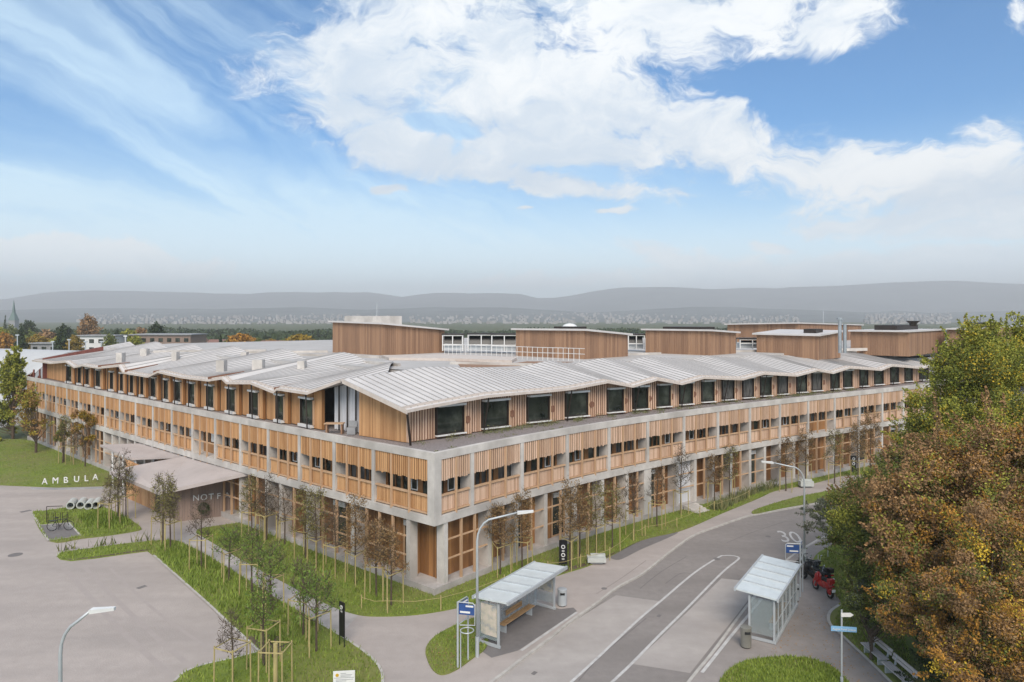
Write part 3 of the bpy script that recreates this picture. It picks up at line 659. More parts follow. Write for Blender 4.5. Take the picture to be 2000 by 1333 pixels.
# machinery yards between plant rooms
def chiller(px, py, w, h, label, rz_=0.0):
    p = G(px, py, 12.8); t = thing('cooling_unit', label, 'machine', (*p, 12.8), rz_, 'machines between the plant rooms')
    f = Mesh()
    for x in (-w/2, w/2-.12, -.06):
        for y in (0, 1.6): f.box(x, x+.12, y, y+.12, 0, h)
    for z in (.7, h-.12):
        f.box(-w/2+.12, w/2-.12, -.02, .1, z, z+.12)
    obj('frame', f, 'white', t, world=False)
    k = Mesh().hexa([(-w/2+.2, .25, .8), (w/2-.2, .25, .8), (w/2-.2, .35, .8), (-w/2+.2, .35, .8), (-w/2+.2, .75, h-.2), (w/2-.2, .75, h-.2), (w/2-.2, .85, h-.2), (-w/2+.2, .85, h-.2)])
    obj('coil_panel', k, 'black', t, world=False)
    obj('casing', Mesh().box(-w/2+.15, w/2-.15, .3, 1.5, .1, .75), 'galv', t, world=False)
    obj('top_tray', Mesh().box(-w/2-.1, w/2+.1, -.1, 1.9, h, h+.16), 'frame_dark', t, world=False)
chiller(884, 686, 2.6, 2.0, 'small machine rack right beside the tall plant room')
chiller(940, 686, 3.4, 2.05, 'middle machine rack of three, with a slanting black coil behind the white railing')
chiller(985, 687, 3.2, 2.05, 'machine rack of slanting black coils, touching the middle plant room')
chiller(1243, 683, 2.2, 1.9, 'machine rack with black coils right of the middle plant room')
chiller(1470, 682, 3.4, 1.3, 'low white machine rack left of the low plant room')
t = thing('roof_railing', 'white metal railing curving along the roof edge in front of the plant rooms', 'railing', (*G(868, 691, 12.8), 12.8))
pr = [G(x, y, 12.8) for x, y in ((868, 690), (900, 691), (940, 694), (980, 696), (1020, 697), (1060, 699), (1100, 700), (1142, 702))]
M_ = Mesh()
for z in (13.3, 13.85): M_.tube([(*p, z) for p in pr], .028, 5)
obj('rail', M_, 'white', t); M_ = Mesh()
for a, b in zip(pr, pr[1:]):
    for k in range(4): u = k/4; x, y = a[0]+(b[0]-a[0])*u, a[1]+(b[1]-a[1])*u; M_.box(x-.022, x+.022, y-.022, y+.022, 12.5, 13.85)
obj('uprights', M_, 'white', t)
obj('roof_ledge', Mesh().prism([G(x, y, 12.8) for x, y in ((745, 694), (868, 692), (1010, 698), (1000, 704), (868, 700), (760, 699))], 12.53, 12.8), 'fascia', hosp)
obj('green_court', Mesh().prism([G(x, y, 12.56) for x, y in ((890, 705), (1000, 710), (1030, 706), (1120, 707), (1040, 714), (900, 718))], 12.53, 12.56), 'wood_box', hosp)
# terrace furniture at the recess
t = thing('terrace_table', 'small wooden terrace table standing in front of the white curtains', 'table', (-13.0, 50.6, 8.46))
obj('tabletop', Mesh().box(-13.7, -12.3, 50.3, 51.0, 9.2, 9.26), 'wood_post', t)
for x in (-13.6, -12.5): obj('leg', Mesh().box(x, x+.12, 50.4, 50.9, 8.46, 9.2), 'wood_box', t)
t = thing('terrace_box', 'grey padded box chair on the terrace, at the edge of the curtains', 'chair', (-11.6, 50.2, 8.46))
obj('seat_shell', Mesh().box(-11.95, -11.35, 50.0, 50.6, 8.5, 9.0), 'conc_dark', t); obj('backrest', Mesh().box(-11.95, -11.35, 50.62, 50.72, 8.5, 9.4), 'conc_dark', t)

# ------------------------------------------------------------------ emergency wing
wing = thing('emergency_wing', 'low plank clad emergency wing with folded pale roof and lettering on its front', 'building', (-27.5, 57.2, 0))
P0, P1, PL = Vector((-27.5, 57.2)), Vector((-21.6, 60.3)), Vector((-36.2, 64.8))
def planks(a, b, za, zb, M_=None, z0=0.0, pitch=.2):
    M_ = M_ or Mesh(); d = b-a; n = max(1, int(d.length/pitch)); u = d/n; nr_ = Vector((u.y, -u.x)).normalized()
    for i in range(n):
        p, q = a+u*i, a+u*(i+.93); o = nr_*rnd.uniform(.0, .03); z = za+(zb-za)*(i+.5)/n
        M_.hexa([(*(p+o), z0), (*(q+o), z0), (*(q-nr_*.2), z0), (*(p-nr_*.2), z0), (*(p+o), z), (*(q+o), z), (*(q-nr_*.2), z), (*(p-nr_*.2), z)])
    return M_
dL = PL-P0
obj('front_wall', planks(P0, P0+(P1-P0)*.98, 3.05, 4.0), 'wood_grey', wing)
obj('side_wall', planks(PL, P0+dL*.42, 3.6, 3.3), 'wood_l', wing)
obj('side_wall', planks(P0+dL*.33, P0, 3.3, 3.0), 'wood_grey', wing)
obj('gate_gap', planks(P0+dL*.42, P0+dL*.33, 3.3, 3.3, z0=0, pitch=.5), 'frame_dark', wing)
P2 = Vector(FL.p(FL.s_at(541, 0), .5))
obj('link_wall', planks(P1+Vector((.7, .1)), P2, 4.2, 4.25), 'wood_box', wing)
dr = obj('door', Mesh().obox(P1+Vector((-.2, -.15)), .15, .9, .06, .05, 2.5), 'glass2', wing)
M_ = Mesh()
for e in (0, .42, .86): M_.obox(P1+Vector((-.2+e, -.19+e*.15)), .15, .07, .1, .02, 2.6)
obj('door_frame', M_, 'white', dr)
rt = [(*G(311, 961, 2.95), 2.95), (*G(484, 923, 4.35), 4.35), (*G(372, 889, 4.3), 4.3), (*G(252, 912, 3.9), 3.9), (*G(214, 921, 3.5), 3.5)]
def plate(pts, th, tri=None):
    n = len(pts); M_ = Mesh(); v = [p for p in pts]+[(p[0], p[1], p[2]-th) for p in pts]
    tri = tri or [(0, i, i+1) for i in range(1, n-1)]
    return M_.add(v, list(tri)+[tuple(i+n for i in t[::-1]) for t in tri]+[(i, (i+1) % n, (i+1) % n+n, i+n) for i in range(n)])
ro = obj('folded_roof', plate(rt, .28), 'wing_roof', wing)
obj('wing_core', Mesh().prism([P0+Vector((-.4, 1.2)), P1, Vector(FL.p(FL.s_at(470, 0), 1.5)), Vector(FL.p(FL.s_at(330, 0), 1.5)), PL+Vector((1.5, .8))], 0, 2.9), 'conc_dark', wing)
can = thing('entrance_canopy', 'thin flat pale canopy on slim white posts beside the emergency wing', 'canopy', (*G(258, 895, 3.9), 0))
ct = [(*G(258, 895, 3.9), 3.9), (*G(372, 890, 4.25), 4.25), (*G(285, 866, 4.25), 4.25), (*G(195, 869, 4.0), 4.0)]
obj('canopy_roof', plate(ct, .2), 'wing_roof', can)
for px, py, z in ((262, 897, 3.8), (297, 894, 3.8), (237, 890, 3.85), (217, 880, 3.85)):
    p = G(px, py, z); p = (p[0], p[1]+.3); obj('post', Mesh().tube([(*p, 0), (*p, z-.0)], .09, 8), 'white', can)
ns = (P1-P0).normalized()
for k, ch in enumerate('NOTFALL'):
    px = (376, 391, 407, 423, 438, 451, 462)[k]; kk = (px-1000)/FPX; t = (kk*P0.y-P0.x)/(ns.x-kk*ns.y); p = P0+ns*t
    p = p+Vector((ns.y, -ns.x))*.10
    text(ch, .48, 'letter', 'white', wing, (p.x, p.y, EYE-(979-k*1.4-HOR)*p.y/FPX), .03, (R(90), 0, math.atan2(ns.y, ns.x)), world=True)
# ------------------------------------------------------------------ ground, road, pavements
ZK = .10          # pavement level above the road
struct('ground', Mesh().add([(-9000, -60, 0), (9000, -60, 0), (9000, 9500, 0), (-9000, 9500, 0)], [(0, 1, 2, 3)]), 'meadow')
def sheet2(name, pts, z, mt, th=None, kind='structure', px=True):
    P = GG(pts, z) if px else pts; n = len(P)
    ar = sum(P[i][0]*P[(i+1) % n][1]-P[(i+1) % n][0]*P[i][1] for i in range(n)); P = P if ar > 0 else P[::-1]
    from mathutils.geometry import tessellate_polygon
    tri = [t for t in tessellate_polygon([[Vector((*p, 0)) for p in P]])]; ff = []
    for a, b, c in tri:
        k = (P[b][0]-P[a][0])*(P[c][1]-P[a][1])-(P[b][1]-P[a][1])*(P[c][0]-P[a][0])
        if abs(k) > 1e-7: ff.append((a, b, c) if k > 0 else (a, c, b))
    m_ = Mesh().add([(*p, z) for p in P], ff)
    if th: m_.add([(*p, z) for p in P]+[(*p, z-th) for p in P], [(i+n, (i+1) % n+n, (i+1) % n, i) for i in range(n)])
    TA = sum(abs((P[b][0]-P[a][0])*(P[c][1]-P[a][1])-(P[b][1]-P[a][1])*(P[c][0]-P[a][0]))/2 for a, b, c in ff)
    if abs(TA-abs(ar)/2) > .5: print('OVERLAP', name, TA, abs(ar)/2)
    return struct(name, m_, mt, kind, recalc=False)
def smooth(pts, k=6, closed=False):
    out = []; n = len(pts); r_ = range(n) if closed else range(n-1)
    for i in r_:
        p0, p1, p2, p3 = (pts[(i-1) % n] if closed or i > 0 else pts[0]), pts[i], pts[(i+1) % n], (pts[(i+2) % n] if closed or i+2 < n else pts[-1])
        for j in range(k):
            t = j/k; out.append(tuple(.5*((2*p1[c])+(-p0[c]+p2[c])*t+(2*p0[c]-5*p1[c]+4*p2[c]-p3[c])*t*t+(-p0[c]+3*p1[c]-3*p2[c]+p3[c])*t**3) for c in (0, 1)))
    return out if closed else out+[pts[-1]]
KL = smooth([(560, 1640), (780, 1460), (957, 1333), (1018, 1287), (1072, 1247), (1110, 1216), (1164, 1178), (1205, 1147), (1253, 1121), (1285, 1096), (1317, 1071), (1355, 1045), (1406, 1026), (1440, 1014), (1470, 1005.5), (1534, 994), (1600, 982), (1680, 968), (1780, 955)], 4)
KR = smooth([(1120, 1640), (1260, 1460), (1335, 1345), (1395, 1270), (1441, 1207), (1478, 1160), (1527, 1102), (1575, 1068), (1640, 1036), (1740, 1002), (1900, 968)], 4)
sheet2('road', [(500, 1700), *KL, (2050, 930), (2100, 960), *KR[::-1], (1180, 1700)], .012, 'asph')
lanes = [[(600, 1640), (965, 1333), (1018, 1291), (1112, 1219), (1203, 1163), (1292, 1175), (1240, 1217), (1115, 1333), (760, 1640)],
         [(1234, 1297), (1352, 1212), (1409, 1129), (1458, 1136), (1454, 1179), (1345, 1315)]]
lanes[1] = [(1234, 1297), (1290, 1246), (1340, 1198), (1409, 1130), (1456, 1135), (1478, 1150), (1441, 1199), (1390, 1262), (1348, 1315)]
for L_ in lanes: sheet2('concrete_lane', L_, .016, 'lane')
def line(name, pts, w, z, mt='paint', closed=False):
    P = [Vector(G(x, y, z)) for x, y in pts]; n = len(P); v = []
    for i in range(n):
        d = (P[min(i+1, n-1)]-P[max(i-1, 0)]).normalized(); k = Vector((-d.y, d.x))*w/2; v += [(*(P[i]-k), z), (*(P[i]+k), z)]
    return struct(name, Mesh().add(v, [(2*i+1, 2*i, 2*i+2, 2*i+3) for i in range(n-1)]), mt, recalc=False)
line('road_marking', smooth([(990, 1440), (1115, 1333), (1240, 1217), (1292, 1173), (1355, 1120), (1403, 1089), (1415, 1085.5), (1430, 1085.5), (1441, 1088), (1443, 1091), (1437, 1097), (1409, 1120), (1340, 1190), (1290, 1239), (1234, 1296), (1195, 1333), (1080, 1440)], 5), .15, .021)
line('road_marking', [(1345, 1333), (1360, 1314), (1441, 1207), (1478, 1158), (1527, 1103)], .10, .021)
line('road_marking', [(1527, 1102), (1569, 1070.5), (1600, 1052.5), (1650, 1032), (1720, 1008)], .14, .021)
def kerb(name, pts, w, z0, z1, mt='kerb', side=0.5):
    P = [Vector(G(x, y, z1)) for x, y in pts]; n = len(P); v = []
    for i in range(n):
        d = (P[min(i+1, n-1)]-P[max(i-1, 0)]).normalized(); k = Vector((-d.y, d.x)); a, b = P[i]-k*w*side, P[i]+k*w*(1-side)
        v += [(*a, z0), (*b, z0), (*b, z1), (*a, z1)]
    f = [(i*4+j, i*4+(j+1) % 4, i*4+4+(j+1) % 4, i*4+4+j) for i in range(n-1) for j in range(4)]+[(0, 1, 2, 3), (n*4-1, n*4-2, n*4-3, n*4-4)]
    return struct(name, Mesh().add(v, f), mt)
kerb('kerb', KL[:-4], .15, 0, ZK+.012); kerb('kerb', KR[:-4], .15, 0, ZK+.012)
# pavements are real slabs 0.1 m above the road
left = [(-1500, 1700), (-1500, 965), (0, 948.5), (110, 953), (200, 950.5), (230, 940), (250, 935), (420, 1000), (560, 1030), (700, 1080), (850, 1135), (1000, 1080), (1200, 1010), (1400, 960), (1600, 925), (1720, 905), (1900, 905), (2050, 925)]
sheet2('forecourt_pavement', left+KL[::-1]+[(500, 1700)], ZK, 'fore', .14)
sheet2('platform_pavement', [(1190, 1700)]+KR+[(2100, 1000), (2400, 1200), (2400, 1700)], ZK, 'plat', .14)
line('platform_line', [(1018, 1271), (1127, 1196)], .16, ZK+.012, 'paint')
line('platform_line', [(1371, 1314), (1425, 1246), (1488, 1170)], .16, ZK+.012, 'paint')
sheet2('waiting_pad', [(925, 1262), (960, 1285), (1012, 1271), (1127, 1194), (1120, 1187), (1094, 1190), (1050, 1178), (930, 1255)], ZK+.006, 'pad')
sheet2('asphalt_patch', smooth([(1199, 1093), (1194, 1086), (1227, 1063), (1278, 1043), (1324, 1039.5), (1300, 1053), (1253, 1073), (1215, 1092)], 4, True), ZK+.006, 'pad')
# planted islands
ZL = ZK+.06
L1 = smooth([(383, 1040), (398, 1031), (503, 1018), (545, 1028), (592, 1050)], 3)+[(700, 1095), (850, 1150), (960, 1110), (1060, 1060), (1160, 1020), (1340, 985), (1500, 940), (1660, 905), (1760, 897), (1760, 920), (1640, 930), (1600, 941)]+smooth([(1560, 950), (1513, 959), (1477, 975), (1406, 1004), (1366, 1022), (1324, 1038), (1253, 1055), (1194, 1085), (1146, 1106), (1100, 1120), (1040, 1140), (980, 1160), (930, 1178), (860, 1193), (800, 1201), (735, 1203), (695, 1199), (650, 1184), (600, 1160), (530, 1124), (460, 1086)], 4)
L2 = smooth([(111, 1086), (116, 1080), (130, 1076.5), (189, 1068.5), (273, 1058.5), (321, 1055), (345, 1056), (372, 1068), (400, 1082), (475, 1127), (537, 1167), (606, 1206), (675, 1247), (722, 1281), (745, 1310), (747, 1340), (730, 1450), (640, 1560)], 4)+[(250, 1560)]+smooth([(325, 1350), (340, 1330), (362, 1311), (400, 1297), (455, 1285), (507, 1271)], 4)+[(507, 1272), (445, 1215), (407, 1178), (345, 1124), (300, 1085), (288, 1076), (252, 1080.5), (189, 1089.5), (139, 1095), (118, 1092)]
L3 = smooth([(64, 1004), (84, 998), (130, 992), (170, 990.5), (205, 992), (235, 1005), (262, 1020), (275, 1030), (270, 1036), (216, 1045), (160, 1051.5), (98, 1057)], 4, True)
L4 = smooth([(831, 1273), (838, 1254), (856, 1238), (892, 1219), (929, 1205), (945, 1201), (952, 1215), (955, 1240), (948, 1266), (923, 1285), (892, 1307), (862, 1317), (842, 1303)], 4, True)
L5 = smooth([(1400, 1345), (1420, 1312), (1445, 1295), (1480, 1286), (1530, 1282), (1575, 1285), (1620, 1299), (1648, 1322), (1660, 1350), (1640, 1440), (1480, 1450), (1400, 1400)], 4, True)
L6 = smooth([(1468, 1001), (1475, 995.5), (1508, 984), (1559, 970), (1600, 962), (1680, 946), (1760, 936), (1790, 945), (1700, 962), (1600, 979.5), (1534, 991), (1508, 996.5), (1478, 1003)], 4, True)
L7 = [(1600, 1078), (1660, 1045), (1760, 1010), (1900, 975), (2300, 1000), (2400, 1500), (1830, 1500)]+smooth([(1760, 1352), (1700, 1293), (1650, 1246), (1624, 1222), (1618, 1206), (1624, 1192), (1642, 1180), (1632, 1160), (1602, 1138), (1588, 1118), (1586, 1100), (1592, 1086)], 4)
L8 = [(-900, 963), (0, 947), (110, 951.5), (200, 949), (232, 935), (250, 925), (200, 905), (110, 873), (70, 862), (40, 858), (-300, 858)]
LAWN = [sheet2('lawn', L_, ZL, 'lawn', .10) for L_ in (L1, L2, L3, L4, L5, L6, L7, L8)]
line('kerb_edge', [(64, 1004), (95, 1056)], .16, ZL+.006, 'kerb'); line('kerb_edge', [(300, 1084), (345, 1124), (407, 1179), (445, 1215), (507, 1272)], .14, ZL+.006, 'kerb')
line('kerb_edge', smooth([(507, 1271), (455, 1285), (400, 1297), (362, 1311), (340, 1330)], 4), .14, ZL+.006, 'kerb')
line('kerb_edge', smooth([(606, 1206), (675, 1247), (722, 1281), (745, 1310), (747, 1340)], 4), .14, ZL+.006, 'kerb')
line('kerb_edge', smooth([(1760, 1352), (1700, 1293), (1650, 1246), (1624, 1222), (1618, 1206), (1624, 1192), (1642, 1180)], 4), .16, ZL+.006, 'kerb')
line('kerb_edge', smooth([(111, 1086), (116, 1080), (130, 1076.5), (189, 1068.5)], 3), .12, ZL+.006, 'kerb')
sheet2('parking_pad', [(78, 1026), (135, 1021), (157, 1046), (96, 1055)], ZL+.01, 'pad')
line('kerb_edge', [(78, 1026), (135, 1021), (157, 1046), (96, 1055.5)], .14, ZL+.014, 'kerb')
sheet2('soil_strip', [(1040, 1139), (1100, 1112), (1146, 1098), (1205, 1078), (1253, 1054.5), (1194, 1084.5), (1146, 1105), (1100, 1119)], ZL+.005, 'soil')
sheet2('soil_strip', smooth([(118, 1091), (140, 1092), (189, 1087), (252, 1077.5), (288, 1073), (288, 1075.5), (252, 1080), (189, 1089), (139, 1094)], 3), ZL+.005, 'soil')
sheet2('stone_path', smooth([(345, 1054), (372, 1066), (430, 1100), (475, 1127), (537, 1167), (606, 1206), (664, 1240)], 4)+smooth([(700, 1202), (650, 1185), (600, 1161), (530, 1125), (460, 1087), (383, 1041)], 4), ZK+.006, 'plinth')
sheet2('soil_bed', smooth([(490, 1242), (535, 1240), (556, 1260), (540, 1285), (505, 1272), (478, 1245)], 3, True), ZL+.005, 'soil')
sheet2('soil_strip', [(205, 951), (230, 925), (262, 935), (250, 950)], ZK+.005, 'soil')
for px, py, w in ((30, 1084, .45), (142, 983, .4), (1180, 1150, .18), (1400, 1092, .25), (1500, 1048, .2)):
    p = G(px, py, ZK if px < 1300 else .02); zz = ZK+.004 if px < 1300 else .022
    struct('manhole_cover', Mesh().tube([(*p, zz-.02), (*p, zz+.004)], w, 20), 'pad')
t = text('30', 1.9, 'road_number', 'paint', None, (0, 0, 0), .001, (0, 0, 0)); 
t.location = (*G(1525, 1058, .02), .022); t.scale = (.62, 1.45, 1); t.rotation_euler = (0, 0, R(-12)); t['kind'] = 'structure'
X['mark'] = mat('tyre_mark', (.375, .325, .298), (.345, .298, .275), 2, .9); X['mark2'] = mat('tar_seam', (.17, .15, .14), (.13, .115, .108), 2, .7)
for pts, w in (([(125, 1110), (170, 1160), (230, 1225), (300, 1290), (370, 1350)], .32), ([(165, 1108), (215, 1160), (280, 1222), (340, 1275), (410, 1335)], .3), ([(215, 1110), (300, 1190), (400, 1262)], .2)):
    line('tyre_mark', smooth(pts, 5), w, ZK+.003, 'mark')
for pts in ([(1130, 1330), (1175, 1280), (1262, 1208)], [(1300, 1140), (1330, 1120), (1352, 1122)], [(1420, 1060), (1470, 1040), (1530, 1020)], [(1250, 1150), (1290, 1118), (1340, 1088)]): line('tar_seam', smooth(pts, 4), .05, .0145, 'mark2')
for pts in ([(1165, 1160), (1210, 1132), (1262, 1095)],): line('tar_seam', smooth(pts, 4), .03, ZK+.003, 'mark2')
for k, (px, py, w) in enumerate(((40, 1001, .5), (268, 1150, .35), (1040, 1318, .2), (1285, 1205, .2), (1440, 1245, .15))):
    z_ = ZK if px < 950 else .016; p = G(px, py, z_); struct('drain_cover', Mesh().obox(p, R(57), w*1.6, w, z_-.01, z_+.006), 'pad')
# ------------------------------------------------------------------ grass
def inside(P, poly):
    x, y = P[:, 0], P[:, 1]; r_ = np.zeros(len(P), bool); n = len(poly)
    for i in range(n):
        x0, y0 = poly[i]; x1, y1 = poly[(i+1) % n]
        c = ((y0 > y) != (y1 > y)); r_ ^= c & (x < (x1-x0)*(y-y0)/((y1-y0) or 1e-9)+x0)
    return r_
def grass(poly, dens, h, name='grass', mt='blade', z=ZL, clump=0.0):
    P = np.array([G(x, y, z) if y < 1e5 else (x, y) for x, y in poly]); lo, hi = P.min(0), P.max(0)
    hi[1] = min(hi[1], 95); n = int(dens*(hi[0]-lo[0])*(hi[1]-lo[1])); Q = nr.uniform(lo, hi, (n, 2)); Q = Q[inside(Q, [tuple(p) for p in P])]
    Q = Q[~inside(Q, GG([(78, 1026), (135, 1021), (157, 1046), (96, 1055)], ZL))]
    if clump:
        w = np.sin(Q[:, 0]*1.7+np.sin(Q[:, 1]*1.1)*2)*np.sin(Q[:, 1]*1.3+np.sin(Q[:, 0]*.9)*2); Q = Q[nr.random(len(Q)) < .45+clump*w]
    m_ = len(Q); a = nr.uniform(0, 6.28, m_); H = h*nr.uniform(.4, 1.3, m_); ww = .018+.05*h
    dx, dy = np.cos(a)*ww, np.sin(a)*ww; lx, ly = nr.normal(0, .3, m_)*H, nr.normal(0, .3, m_)*H
    b = np.column_stack([Q, np.full(m_, z)])
    V = np.stack([b+np.column_stack([-dx, -dy, 0*a]), b+np.column_stack([dx, dy, 0*a]), b+np.column_stack([lx, ly, H])], 1).reshape(-1, 3)
    return obj(name, quadmesh(name, V, 3), mt)
X['herb'] = leafmat('tall_herbs', (.26, .33, .065), (.09, .14, .022), (.17, .23, .04), .5)
X['dry'] = leafmat('dry_reeds', (.24, .22, .10), (.10, .13, .05), None, .5)
for L_, d, h in ((L1, 55, .15), (L2, 60, .18), (L3, 60, .2), (L4, 130, .12), (L5, 260, .16), (L6, 50, .1), (L8, 16, .14), ([(1600, 1085), (1660, 1050), (1700, 1100), (1760, 1200), (1790, 1340), (1700, 1290), (1626, 1220), (1645, 1182), (1600, 1130)], 110, .14)): grass(L_, d, h)['kind'] = 'stuff'
B2 = [(320, 1062), (345, 1058), (400, 1084), (475, 1129), (537, 1169), (600, 1206), (640, 1232), (600, 1262), (540, 1260), (520, 1268), (445, 1208), (407, 1172), (345, 1118), (305, 1082)]
grass(B2, 70, .42, 'tall_herbs', 'herb', clump=.3)['kind'] = 'stuff'
grass([(395, 1040), (500, 1025), (600, 1065), (690, 1110), (760, 1150), (730, 1180), (650, 1170), (540, 1110)], 30, .38, 'meadow_herbs', 'herb', clump=.5)['kind'] = 'stuff'
grass([(150, 1010), (195, 1000), (240, 1010), (262, 1024), (225, 1035), (170, 1030)], 70, .42, 'island_herbs', 'herb')['kind'] = 'stuff'
grass([(1385, 995), (1430, 972), (1520, 945), (1520, 952), (1470, 968), (1410, 1000)], 60, .75, 'reed_bed', 'dry')['kind'] = 'stuff'
grass([(100, 1080), (130, 1076), (189, 1068), (273, 1058), (330, 1054), (330, 1052), (273, 1056), (189, 1066), (120, 1074)], 22, .75, 'dry_stalks', 'dry')['kind'] = 'stuff'

P = []
for k in range(90):
    q = rnd.uniform(2.5, 62); c = FR.p(q, dwR(q)-rnd.uniform(.35, 1.1)); h = rnd.uniform(.08, .3); a = np.array([*c, 8.5]); P.append(a+nr.normal(0, 1, (60, 3))*np.array([.22, .22, h*.5])+np.array([0, 0, h*.5]))
for k in range(40):
    q = rnd.uniform(1, 60); c = FR.p(q, rnd.uniform(.8, 2.0)); P.append(np.array([*c, 8.5])+nr.normal(0, 1, (22, 3))*np.array([.15, .15, .04]))
o = obj('deck_plants', quadmesh('deck_plants', leafquads(np.maximum(np.concatenate(P), [-1e9, -1e9, 8.48]), .045)), 'dry'); o['kind'] = 'stuff'; tag(o, 'low dry plants growing in the gravel of the roof deck', 'plants')
# ------------------------------------------------------------------ trees
def crown(P0, n, size, mt, name='crown', par=None, flat=0.0, world=False):
    """P0: function giving n random points of the crown"""
    return obj(name, quadmesh(name, leafquads(P0(n), size, flat)), mt, par, world=world)
def clumps(cs, n):
    """points spread through leaf clumps (x, y, z, rx, rz, weight)"""
    cs = np.array(cs); w = cs[:, 5]/cs[:, 5].sum(); i = nr.choice(len(cs), n, p=w)
    g = nr.normal(size=(n, 3)); g /= np.linalg.norm(g, axis=1)[:, None]; r_ = nr.random(n)[:, None]**(1/1.9)*(1+nr.exponential(.13, (n, 1)))
    g *= r_; return cs[i, :3]+g*np.column_stack([cs[i, 3], cs[i, 3], cs[i, 4]])
def limbs(M_, base, top, n, spread, r0, seed, z0=.3):
    r_ = random.Random(seed); ends = []; base, top = Vector(base), Vector(top)
    for k in range(n):
        f = z0+(1-z0)*(k+.5)/n; s_ = base+(top-base)*f; a = k*2.4+r_.uniform(-.4, .4); L_ = spread*(1.15-f*.75)*r_.uniform(.7, 1.15)
        e = s_+Vector((math.cos(a)*L_, math.sin(a)*L_, L_*r_.uniform(.45, .9))); m_ = (s_+e)/2+Vector((0, 0, -.06*L_)); rr = r0*(1-f*.75)*.45
        M_.tube([s_, m_, e], [rr, rr*.7, rr*.3], 5, cap=False); ends.append(e)
        for j in range(2):
            a2 = a+r_.uniform(-1, 1); e2 = m_+Vector((math.cos(a2), math.sin(a2), .7))*L_*.45; M_.tube([m_, e2], [rr*.5, rr*.2], 4, cap=False); ends.append(e2)
    return ends
YC = {'brown': leafmat('brown_leaves', (.33, .20, .085), (.13, .09, .045), (.21, .135, .06)), 'olive': leafmat('olive_leaves', (.27, .24, .08), (.11, .11, .035), (.18, .16, .055)),
      'green': leafmat('young_green_leaves', (.19, .27, .055), (.07, .12, .025), (.12, .18, .035)), 'bare': leafmat('grey_twigs', (.12, .10, .06), (.06, .05, .03)), 'yellow': leafmat('yellow_leaves', (.42, .27, .035), (.14, .12, .025), (.26, .17, .03))}
def young(kind, H, n, seed, spread=1.0, z0=.35, wide=1.0):
    t = thing('young_tree', 'x', 'tree', (0, 0, -50)); M_ = Mesh(); r_ = random.Random(seed)
    top = (r_.uniform(-.15, .15), r_.uniform(-.15, .15), H)
    M_.tube([(0, 0, -.1), (.02, .02, H*.5), top], [.06, .045, .015], 6)
    ends = limbs(M_, (0, 0, 0), top, 16, spread, .07, seed, z0); 
    for e in ends:      # fine twigs
        for j in range(4): M_.tube([e, e+Vector((r_.uniform(-.35, .35), r_.uniform(-.35, .35), r_.uniform(.1, .5)))], .008, 3, cap=False)
    obj('trunk', M_, 'bark', t, world=False)
    cs = [(e.x, e.y, e.z, .34*wide, .36, 1) for e in ends]+[(top[0], top[1], H*f, .35*wide, .5, 1.3) for f in (.6, .75, .88)]
    crown(lambda k: clumps(cs, k), n, .055, YC[kind], par=t); return t
YT = [young('brown', 4.3, 1450, 1, 1.0), young('olive', 4.4, 1150, 2, .95), young('green', 3.6, 800, 3, .9, .45), young('bare', 4.5, 350, 4, .9, .4), young('brown', 5.1, 2200, 5, 1.15), young('green', 3.3, 1100, 6, 1.1, .4)]
def frame3(h=1.95, w=1.25, four=False):
    t = thing('tree_stake_frame', 'x', 'tree stake', (0, 0, -50)); n = 4 if four else 3
    P = [(w/2*1.15*math.cos(2*math.pi*k/n+.5), w/2*1.15*math.sin(2*math.pi*k/n+.5)) for k in range(n)]
    for p in P: obj('stake', Mesh().tube([(*p, -.05), (p[0]*.97, p[1]*.97, h+.06)], .035, 6), 'stake', t, world=False)
    for k in range(n):
        a, b = P[k], P[(k+1) % n]; obj('crossbar', Mesh().tube([(*a, h-.05+.01*k), (*b, h-.05+.01*k)], .03, 5), 'stake', t, world=False)
    obj('strap', Mesh().tube([(*P[0], h+.0), (0, 0, h-.1), (*P[1], h)], .018, 4), 'frame_dark', t, world=False)
    return t
SF = [frame3(), frame3(2.0, 1.35, True)]
ORD = ['first', 'second', 'third', 'fourth', 'fifth', 'sixth', 'seventh', 'eighth', 'ninth', 'tenth', 'eleventh', 'twelfth', 'thirteenth', 'fourteenth', 'fifteenth', 'sixteenth', 'seventeenth', 'eighteenth']
